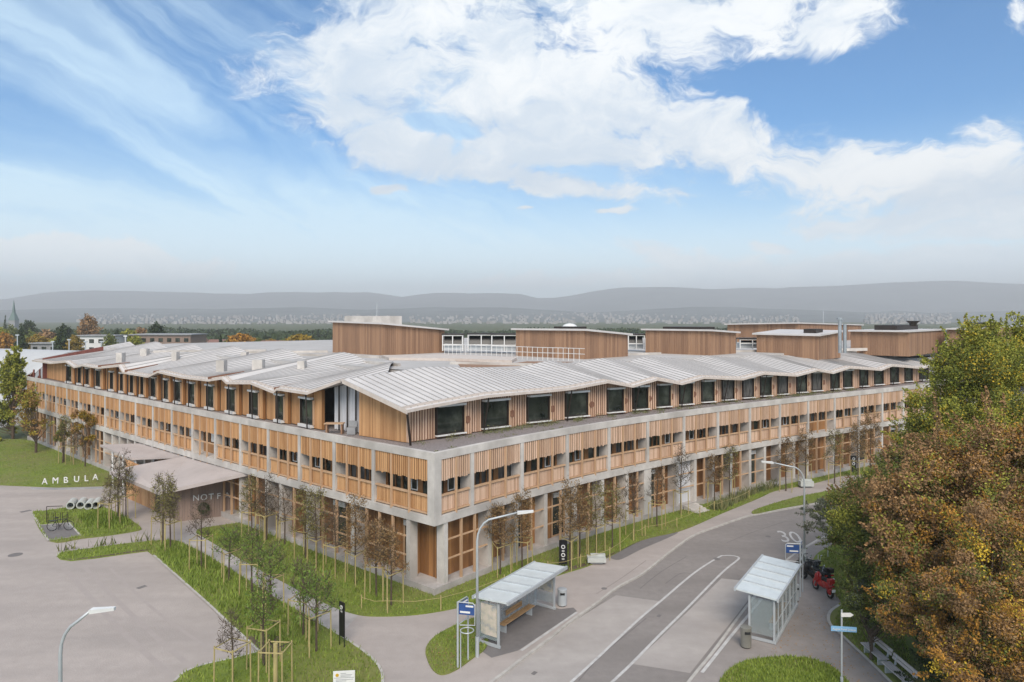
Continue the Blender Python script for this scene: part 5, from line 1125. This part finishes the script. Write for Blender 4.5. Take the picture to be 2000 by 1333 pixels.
# letters at the lawn edge
t = thing('letter_sign', 'white letters on a low dark kerb at the edge of the far lawn', 'sign', (*G(137, 949, ZK), 0))
obj('letter_kerb', Mesh().prism(GG([(60, 952.3), (112, 953.2), (205, 951), (205, 950), (112, 951.6), (60, 951)], .3), 0, .22), 'conc_dark', t)
for ch, px, py in (('A', 82, 946), ('M', 102, 944.5), ('B', 124, 943.5), ('U', 144, 941.5), ('L', 164.5, 940), ('A', 181, 937.5)):
    p = G(px, py, .42); text(ch, .60, 'letter', 'white', t, (p[0], p[1], .42), .04, (R(90), 0, 0), world=True)
# wreath
t = thing('wreath', 'dark green wreath hung on the front wall under the lettering', 'wreath', (-25.8, 57.6, 1.0))
P = []
for k in range(1500): a = rnd.random()*6.283; P.append((-25.75+(.34+rnd.gauss(0, .06))*math.cos(a), 57.75+rnd.gauss(0, .05), 1.05+(.34+rnd.gauss(0, .06))*math.sin(a)))
obj('leaves', quadmesh('leaves', leafquads(np.array(P), .07)), LD, t); obj('ring', Mesh().torus((-25.75, 57.8, 1.05), (0, 1, 0), .34, .06), 'bark', t)
# bicycle and rack
def bicycle(loc, rz_, label):
    t = thing('bicycle', label, 'bicycle', loc, rz_); r_ = .34
    for x_ in (-.54, .54):
        w = obj('wheel', Mesh().torus((x_, 0, r_), (0, 1, 0), r_-.02, .022, 28, 6), 'rubber', t, world=False); M_ = Mesh()
        for k in range(9): a = k*math.pi/9; M_.tube([(x_-math.cos(a)*r_*.95, 0, r_-math.sin(a)*r_*.95), (x_+math.cos(a)*r_*.95, 0, r_+math.sin(a)*r_*.95)], .004, 3)
        obj('spokes', M_, 'galv', w, world=False)
    M_ = Mesh(); A, B_, C_, D_, E_ = (-.54, 0, r_), (-.08, 0, .28), (-.2, 0, .78), (.38, 0, .82), (.54, 0, r_)
    for a, b in ((A, B_), (B_, C_), (C_, A), (B_, D_), (C_, D_), (D_, E_)): M_.tube([a, b], .022, 6)
    obj('frame', M_, 'black', t, world=False)
    obj('handlebar', Mesh().tube([D_, (.35, 0, 1.02), (.35, -.26, 1.04), (.25, -.3, 1.03)], .014, 5).tube([(.35, 0, 1.02), (.35, .26, 1.04), (.25, .3, 1.03)], .014, 5), 'black', t, world=False)
    obj('saddle', Mesh().ball((-.24, 0, .93), .15, .08, .04).tube([C_, (-.23, 0, .92)], .015, 5), 'rubber', t, world=False)
    obj('pedals', Mesh().tube([(-.08, -.09, .28), (-.08, -.09, .12), (-.0, -.16, .12)], .012, 4).tube([(-.08, .09, .28), (-.08, .09, .44)], .012, 4).torus((-.08, .04, .28), (0, 1, 0), .09, .012, 14, 4), 'black', t, world=False)
    obj('rear_rack', Mesh().box(-.75, -.3, -.08, .08, .72, .74), 'black', t, world=False); return t
x, y = G(118, 1037, ZL); bicycle((x, y, ZL+.01), R(10), 'black bicycle leaning at the rack on the small paved pad').scale = (1.12, 1.12, 1.12)
x, y = G(108, 1022, ZL); t = thing('bicycle_rack', 'dark tubular bicycle rack behind the bicycle', 'bike rack', (x, y, ZL), R(8))
for e in (-.55, .0, .55): obj('hoop', Mesh().tube([(e, 0, 0), (e, 0, .85), (e+.4, 0, .85), (e+.4, 0, 0)], .025, 6), 'frame_dark', t, world=False)
obj('top_bar', Mesh().tube([(-.7, .1, 1.35), (.5, .1, 1.35)], .03, 6), 'frame_dark', t, world=False); obj('upright', Mesh().tube([(-.7, .1, 0), (-.7, .1, 1.35)], .03, 6), 'frame_dark', t, world=False)
# motorcycles
def moto(loc, rz_, label, col, scooter):
    t = thing('motorcycle', label, 'motorcycle', loc, rz_, 'motorcycles parked by the grass'); r_ = .27 if scooter else .31; wb = .62 if scooter else .72
    for x_ in (-wb, wb):
        w = obj('wheel', Mesh().torus((x_, 0, r_), (0, 1, 0), r_-.06, .065, 22, 8), 'rubber', t, world=False, smooth=True); obj('rim', Mesh().tube([(x_, -.045, r_), (x_, .045, r_)], r_*.62, 16), 'chrome', w, world=False)
        obj('fender', Mesh().ball((x_+(.0 if x_ > 0 else .03), 0, r_+.1), r_*1.0, .085, r_*.85, 12, 8), col, t, world=False, smooth=True)
    obj('body', Mesh().ball((-.36, 0, .62), .40, .17, .24, 14, 9).ball((.05, 0, .5), .42, .15, .17, 14, 8).ball((.42, 0, .72), .16, .20, .32, 12, 8), col, t, world=False, smooth=True)
    obj('seat', Mesh().ball((-.28, 0, .84), .40, .15, .085, 14, 7), 'rubber', t, world=False, smooth=True)
    obj('fork', Mesh().tube([(wb, -.08, r_), (wb-.22, -.08, .92)], .03, 6).tube([(wb, .08, r_), (wb-.22, .08, .92)], .03, 6), 'chrome', t, world=False)
    obj('handlebar', Mesh().tube([(wb-.30, -.36, 1.04), (wb-.2, -.12, 1.0), (wb-.2, .12, 1.0), (wb-.30, .36, 1.04)], .018, 6), 'black', t, world=False)
    for s_ in (-1, 1):
        m2 = obj('mirror', Mesh().tube([(wb-.24, s_*.22, 1.02), (wb-.2, s_*.34, 1.28)], .008, 4).ball((wb-.2, s_*.36, 1.3), .02, .075, .05, 10, 6), 'chrome', t, world=False)
    if not scooter: obj('windscreen', Mesh().hexa([(wb-.12, -.17, .95), (wb-.12, .17, .95), (wb-.1, .17, .95), (wb-.1, -.17, .95), (wb-.28, -.12, 1.32), (wb-.28, .12, 1.32), (wb-.26, .12, 1.32), (wb-.26, -.12, 1.32)]), 'pane', t, world=False)
    obj('headlight', Mesh().ball((wb-.1, 0, .9), .09, .10, .10), 'chrome', t, world=False, smooth=True)
    obj('top_case' if scooter else 'tail', Mesh().box(-.82, -.56, -.15, .15, .80, 1.02) if scooter else Mesh().ball((-.75, 0, .8), .18, .10, .07), col, t, world=False)
    obj('tail_light', Mesh().box(-.88 if scooter else -.95, -.82 if scooter else -.88, -.08, .08, .66, .73), 'red', t, world=False)
    obj('number_plate', Mesh().box(-.93, -.91, -.09, .09, .42, .56), 'white', t, world=False); t.scale = (1.15,)*3
    obj('exhaust', Mesh().tube([(.1, -.16, .26), (-.6, -.19, .3)], .045, 8), 'chrome', t, world=False)
x, y = G(1607, 1160, ZK); moto((x, y, ZK), R(100), 'red scooter parked nearest the viewer beside the grass, plate facing out', 'red', True)
x, y = G(1588, 1139, ZK); moto((x, y, ZK), R(112), 'black motorcycle with windscreen, right behind the red scooter', 'black', False)
x, y = G(1600, 1144, ZK); moto((x+.35, y+.5, ZK), R(106), 'second dark motorcycle, wedged between the red scooter and the windscreen one', 'black', True)
x, y = G(1577, 1122, ZK); moto((x, y, ZK), R(112), 'small black motorcycle farthest from the viewer, at the foot of the street lamp', 'black', True)
# ------------------------------------------------------------------ background
def pd(px, py, d): return ((px-1000)/FPX*d, d, EYE-(py-HOR)*d/FPX)
hall = thing('arched_hall', 'big white hall with a curved barrel roof behind the left end of the hospital', 'building', (-95, 128, 0))
rad = 26; c0 = Vector((-74, 118)); ax = Vector((-.93, .37)).normalized(); nx = Vector((ax.y, -ax.x))
nx = Vector((.37, .93)).normalized(); v = []; w = []; n = 30; zr_ = 11.3
for j in range(2):
    for i in range(n+1):
        u = -1+2*i/n; p = c0+ax*(0 if j == 0 else 95)+nx*(u*12.5); z = zr_*(1-abs(u)**2*.85); v.append((*p, z))
M_ = Mesh().add(v, [(i, i+1, n+2+i, n+1+i) for i in range(n)]); obj('barrel_roof', M_, 'hall_sheet', hall, recalc=False, smooth=True)
v = [(*(c0+nx*(12.5*(-1+2*i/n))-ax*.1), z) for i in range(n+1) for z in (0, zr_*(1-abs(-1+2*i/n)**2*.85))]
obj('end_wall', Mesh().add(v, [(2*i, 2*i+2, 2*i+3, 2*i+1) for i in range(n)]), 'white', hall, recalc=False)
a, b = c0-nx*12.5, c0-nx*12.5+ax*95; obj('side_wall', Mesh().hexa([(*a, 0), (*b, 0), (*(b+nx*.3), 0), (*(a+nx*.3), 0), (*a, 2.0), (*b, 2.0), (*(b+nx*.3), 2.0), (*(a+nx*.3), 2.0)]), 'curtain', hall)
obj('window_band', Mesh().hexa([(*(a-nx*.1), .8), (*(b-nx*.1), .8), (*b, .8), (*a, .8), (*(a-nx*.1), 1.6), (*(b-nx*.1), 1.6), (*b, 1.6), (*a, 1.6)]), 'glass', hall)
# end terrace of the hospital
e0 = FL.p(FL.L-1.0, 2.0); M_ = Mesh()
for k in range(6): p = FL.p(FL.L-.6, .8+k*.7); M_.box(p[0]-.08, p[0]+.08, p[1]-.08, p[1]+.08, 8.46, 9.7)
obj('end_terrace_uprights', M_, 'red_wood', hosp)
obj('end_wall', Mesh().hexa([(*p, 8.5) for p in (FL.p(FL.L-2.4, 1.4), FL.p(FL.L-2.2, 1.4), FL.p(FL.L-2.2, 9), FL.p(FL.L-2.4, 9))]+[(*FL.p(FL.L-2.4, 1.4), 11.3), (*FL.p(FL.L-2.2, 1.4), 11.3), (*FL.p(FL.L-2.2, 9), 12.7), (*FL.p(FL.L-2.4, 9), 12.7)]), 'red_wood', hosp)
def bgtree(px, top, base, wpx, d, mt, label, shape='round', n=1600):
    """far tree: crown top and width measured in the survey, depth d"""
    x, y, zt = pd(px, top, d); r_ = wpx*d/FPX/2; z0 = max(0.0, pd(px, base, d)[2]); t = thing('conifer' if shape == 'cone' else 'far_tree', label, 'tree', (x, y, 0), 0, 'trees on the horizon at the left')
    obj('trunk', Mesh().tube([(x, y, -.5), (x, y, zt*.9)], [max(.2, r_*.08), .05], 6), 'bark', t); cs = []
    H_ = zt-z0
    for k in range(16 if shape == 'round' else 12):
        f = (k+.5)/(16 if shape == 'round' else 12); a = k*2.4; w_ = (math.sin(math.pi*min(1, f*.85+.12))**.6 if shape == 'round' else (1-f)*.9+.08)
        cs.append((x+math.cos(a)*r_*w_*.55, y+math.sin(a)*r_*w_*.55, z0+H_*f*.94, r_*w_*.62, H_*.14, w_**1.5+.05))
    obj('crown', quadmesh('crown', leafquads(clumps(cs, n), max(.25, r_*.13))), mt, t)
BT = [(10, 618, 690, 18, 420, LD, 'cone', 'dark narrow conifer beside the church spire'), (22, 636, 690, 34, 400, LG, 'round', 'dark tree at the foot of the church spire'), (8, 650, 688, 40, 260, LO, 'round', 'orange tree at the left edge above the white hall'),
 (4, 640, 680, 30, 300, LYG, 'round', 'yellow-green tree at the left edge behind the orange one'), (41, 637, 690, 32, 250, LD, 'cone', 'broad dark conifer between orange and yellow trees'), (55, 626, 668, 32, 380, LD, 'round', 'dark rounded tree behind the broad conifer'),
 (73, 655, 686, 42, 280, YC['yellow'], 'round', 'yellow tree right of the broad dark conifer'), (92, 645, 680, 44, 330, LB, 'round', 'rust-coloured tree behind the yellow one'), (112, 658, 690, 30, 270, LYG, 'round', 'pale green tree left of the second conifer'),
 (121, 635, 690, 40, 240, LD, 'cone', 'second broad dark conifer, right of the yellow trees'), (126, 633, 670, 30, 360, LD, 'round', 'dark dome-shaped tree behind the second conifer'), (146, 655, 690, 30, 235, YC['yellow'], 'round', 'golden tree right of the second conifer'),
 (173, 615, 668, 38, 330, LB, 'round', 'tall brown tree standing highest on the horizon'), (158, 640, 672, 24, 350, LG, 'round', 'low green tree left of the tall brown tree'), (205, 643, 665, 14, 400, LG, 'cone', 'thin far conifer right of the tall brown tree'), (229, 642, 672, 24, 320, LD, 'cone', 'dark small conifer over the low white block'),
 (252, 643, 680, 40, 300, LYG, 'round', 'pale bushy tree over the flat roof edge'), (275, 640, 672, 30, 330, LB, 'round', 'brown tree left of the dark dome tree'), (306, 630, 668, 32, 300, LD, 'round', 'dark dome-shaped tree above the long roof'),
 (342, 652, 676, 26, 300, LG, 'round', 'low dark green tree over the long roof'), (390, 660, 675, 24, 300, LB, 'round', 'small reddish tree left of the slim conifer'), (431, 651, 674, 8, 300, LD, 'cone', 'slim dark conifer standing alone over the flat roof'), (471, 652, 676, 48, 240, LO, 'round', 'round orange-brown tree over the flat roof'),
 (445, 664, 676, 20, 300, LG, 'round', 'small green tree between slim conifer and orange tree'), (530, 662, 678, 24, 260, YC['yellow'], 'round', 'small yellowish tree, left of the last round tree'), (585, 654, 680, 56, 230, YC['yellow'], 'round', 'last round yellow-brown tree before the tall plant room')]
BT += [(60, 645, 690, 30, 300, LG, 'round', 'green tree right of the first broad conifer'), (190, 650, 672, 26, 360, LB, 'round', 'brown tree right of the tallest brown tree'), (215, 652, 690, 26, 240, LG, 'round', 'green tree at the right end of the white block'), (290, 652, 676, 34, 280, LG, 'round', 'dark green tree in front of the long low building'),
 (265, 655, 690, 30, 232, LYG, 'round', 'yellow-green tree at the left end of the long low building'), (325, 650, 676, 24, 320, LD, 'round', 'dark tree at the right end of the long low building'), (360, 655, 678, 30, 270, LB, 'round', 'brownish tree right of the long low building'), (505, 660, 678, 22, 300, LG, 'round', 'green tree right of the round orange-brown tree'), (555, 662, 680, 26, 280, LG, 'round', 'green tree left of the last yellow-brown tree')]
for px, top, base, wpx, d, mt, sh, lab in BT: bgtree(px, top, base, wpx, d, mt, lab, sh)
def bghouse(px0, px1, top, base, d, label, wall, roof='conc_dark', gable=False, win=True):
    x0, _, zt = pd(px0, top, d); x1 = pd(px1, top, d)[0]; t = thing('far_house', label, 'house', ((x0+x1)/2, d, 0), 0, 'houses on the horizon'); dp = min(abs(x1-x0)*.6, 14)
    obj('wall', Mesh().box(x0, x1, d, d+dp, 0, zt-(1.5 if gable else .4)), wall, t)
    if gable: z = zt-1.5; obj('roof', Mesh().add([(x0-.5, d-.5, z), (x1+.5, d-.5, z), (x1+.5, d+dp+.5, z), (x0-.5, d+dp+.5, z), (x0, d+dp/2, zt), (x1, d+dp/2, zt)], [(0, 1, 5, 4), (2, 3, 4, 5), (1, 2, 5), (3, 0, 4), (0, 3, 2, 1)]), roof, t)
    else: obj('roof', Mesh().box(x0-.6, x1+.6, d-.6, d+dp, zt-.4, zt), roof, t)
    if win:
        for z in np.arange(zt-2.9, max(1, zt-9), -3.0):
            M_ = Mesh(); n_ = max(2, int((x1-x0)/3))
            for k in range(n_): u = x0+(x1-x0)*(k+.25)/n_; M_.box(u, u+(x1-x0)/n_*.5, d-.12, d+.05, z, z+1.4)
            obj('window', M_, 'glass', t)
X['far_roof'] = mat('far_tiles', (.28, .15, .11), (.2, .1, .08), 1, .8)
for a in ((152, 224, 655, 690, 255, 'white modern block with dark window bands behind the tall brown tree', 'white', 'conc_dark'), (60, 112, 670, 690, 262, 'dark low block behind the white hall', 'conc_dark', 'conc_dark'), (256, 372, 653, 676, 260, 'long low building with a wide dark roof line', 'wood_grey', 'conc_dark'),
          (380, 400, 660, 676, 300, 'small house with reddish tiled roof left of the slim conifer', 'white', 'far_roof', True), (400, 470, 664, 678, 330, 'row of low red roofs between the conifer and the orange tree', 'wood_grey', 'far_roof', True), (505, 560, 666, 682, 250, 'low house with reddish roof behind the flat roof', 'conc', 'far_roof', True)): bghouse(*a)
x, y, z = pd(27, 588, 800); t = thing('church_spire', 'grey-green pointed church spire rising at the far left', 'church', (x, y, 0))
obj('tower', Mesh().box(x-3.5, x+3.5, y-3.5, y+3.5, 0, pd(27, 626, 800)[2]), 'conc_dark', t)
zt = pd(27, 626, 800)[2]; M_ = Mesh().add([(x-3.8, y-3.8, zt), (x+3.8, y-3.8, zt), (x+3.8, y+3.8, zt), (x-3.8, y+3.8, zt), (x-1.3, y-1.3, zt+9), (x+1.3, y-1.3, zt+9), (x+1.3, y+1.3, zt+9), (x-1.3, y+1.3, zt+9), (x, y, z+2)], [(0, 1, 5, 4), (1, 2, 6, 5), (2, 3, 7, 6), (3, 0, 4, 7), (4, 5, 8), (5, 6, 8), (6, 7, 8), (7, 4, 8)])
X['copper'] = mat('copper_green', (.16, .22, .20), (.1, .15, .14), 1, .6); obj('spire', M_, 'copper', t)
for k, (px, top, bot) in enumerate(((245, 657, 688), (135, 664, 700), (103, 668, 694), (34, 655, 694), (167, 668, 700), (198, 668, 695))):
    x, y, z = pd(px, top, 125); tag(obj('floodlight_mast', Mesh().tube([(x, y, 0), (x, y, z)], .09, 5).box(x-.3, x+.3, y-.1, y+.1, z-.1, z+.12), 'white' if k == 0 else 'galv'), f'thin pale mast behind the white hall, {["the whitest one", "right of the second conifer", "in front of the yellow trees", "before the first conifer", "left end of the white block", "middle of the white block"][k]}', 'mast', 'thin masts')
# hills
def hill(name, prof, D, depth, base, seed, jit):
    r_ = np.random.default_rng(seed); xs = np.linspace(-3200, 5400, 260); z = np.interp(xs, [p[0] for p in prof], [p[1] for p in prof]); z = z+r_.normal(0, jit, len(xs)); v = []; rows_ = 9
    for j in range(rows_):
        f = j/(rows_-1)
        for i, px in enumerate(xs):
            d = D-depth*(1-f); zz = EYE+(HOR-z[i])*D/FPX; n_ = math.sin(px*.013+j*1.7)*math.sin(px*.031+j)*(zz*.07)*math.sin(math.pi*f)
            v.append(((px-1000)/FPX*D*(.94+.06*f), d, max(-1, zz*f**1.15+n_)))
    k = len(xs); f = [(j*k+i, j*k+i+1, (j+1)*k+i+1, (j+1)*k+i) for j in range(rows_-1) for i in range(k-1)]
    f += [((rows_-1)*k+i, (rows_-1)*k+i+1, rows_*k+i+1, rows_*k+i) for i in range(k-1)]; v += [((px-1000)/FPX*D*1.05, D+900, -1) for px in xs]
    return struct(name, Mesh().add(v, f), 'hill', smooth=True, recalc=False)
FAR = [(-3200, 600), (-1500, 585), (-400, 600), (-100, 592), (0, 586), (100, 570), (200, 567.5), (300, 570), (400, 572), (480, 574), (560, 571), (650, 572), (720, 570.5), (745, 574), (775, 583), (800, 578), (860, 571.5), (950, 573), (1010, 573), (1060, 584), (1090, 581), (1130, 575), (1200, 563), (1250, 561), (1300, 560.5), (1400, 566), (1470, 562), (1500, 563), (1560, 561), (1640, 559.5), (1700, 554), (1770, 551), (1850, 548.5), (1900, 551), (2000, 556), (2600, 560), (5400, 590)]
NEAR = [(-3200, 615), (-300, 612), (0, 606), (100, 603.5), (200, 602), (300, 603), (420, 604), (600, 600), (700, 606), (850, 600), (1000, 601), (1150, 611), (1300, 603), (1400, 599), (1500, 603), (1620, 607), (1700, 612), (1740, 606), (1800, 612), (2000, 607), (3000, 610), (5400, 615)]
hill('far_hills', FAR, 7000, 2200, 630, 3, .5); hill('near_hills', NEAR, 3800, 1500, 630, 4, .35)
# town specks on the slope: far-off mass
M_ = Mesh()
for k in range(1300):
    d = 1700+1900*rnd.random()**1.3; px = rnd.choice((rnd.uniform(450, 760), rnd.uniform(1150, 1560), rnd.uniform(1690, 1860), rnd.uniform(150, 480), rnd.uniform(800, 1150))); x = (px-1000)/FPX*d
    z = max(0, (d-1900)*.022); w = rnd.uniform(4, 10); h = rnd.uniform(3, 7); M_.box(x-w/2, x+w/2, d, d+8, z-3, z+h)
tw = obj('distant_town', M_, 'town', recalc=False); tw['kind'] = 'stuff'; tag(tw, 'pale scattered houses of a distant town at the foot of the hills', 'town')
# far tree belts beyond the houses
for nm, y0, n_, hh in (('far_wood', 420, 26000, 7),):
    Pp = np.column_stack([nr.uniform(-y0*1.1, y0*1.25, n_), nr.uniform(y0, y0*1.7, n_), nr.random(n_)**.7*hh]); Pp[:, 2] *= .65+.35*np.sin(Pp[:, 0]*.05)*np.sin(Pp[:, 0]*.017+2)
    o = obj(nm, quadmesh(nm, leafquads(Pp, y0*.0042)), LD); o['kind'] = 'stuff'; tag(o, 'belt of dark woodland on the plain beyond the hospital' if y0 < 1000 else 'far strip of dark woodland before the hills', 'woods')
# ------------------------------------------------------------------ air
hz = bpy.data.materials.new('haze_air'); hz.use_nodes = True; t_ = hz.node_tree; t_.nodes.clear()
vo = t_.nodes.new('ShaderNodeVolumePrincipled'); vo.inputs['Color'].default_value = (.985, .985, .985, 1); vo.inputs['Density'].default_value = .00024; vo.inputs['Anisotropy'].default_value = 0.0
ou = t_.nodes.new('ShaderNodeOutputMaterial'); t_.links.new(vo.outputs[0], ou.inputs['Volume'])
hb = obj('haze', Mesh().box(-9200, 9200, -80, 9700, -4, 430), hz); hb['kind'] = 'stuff'
SC.cycles.volume_bounces = 0; SC.cycles.max_bounces = 6; SC.cycles.transparent_max_bounces = 12
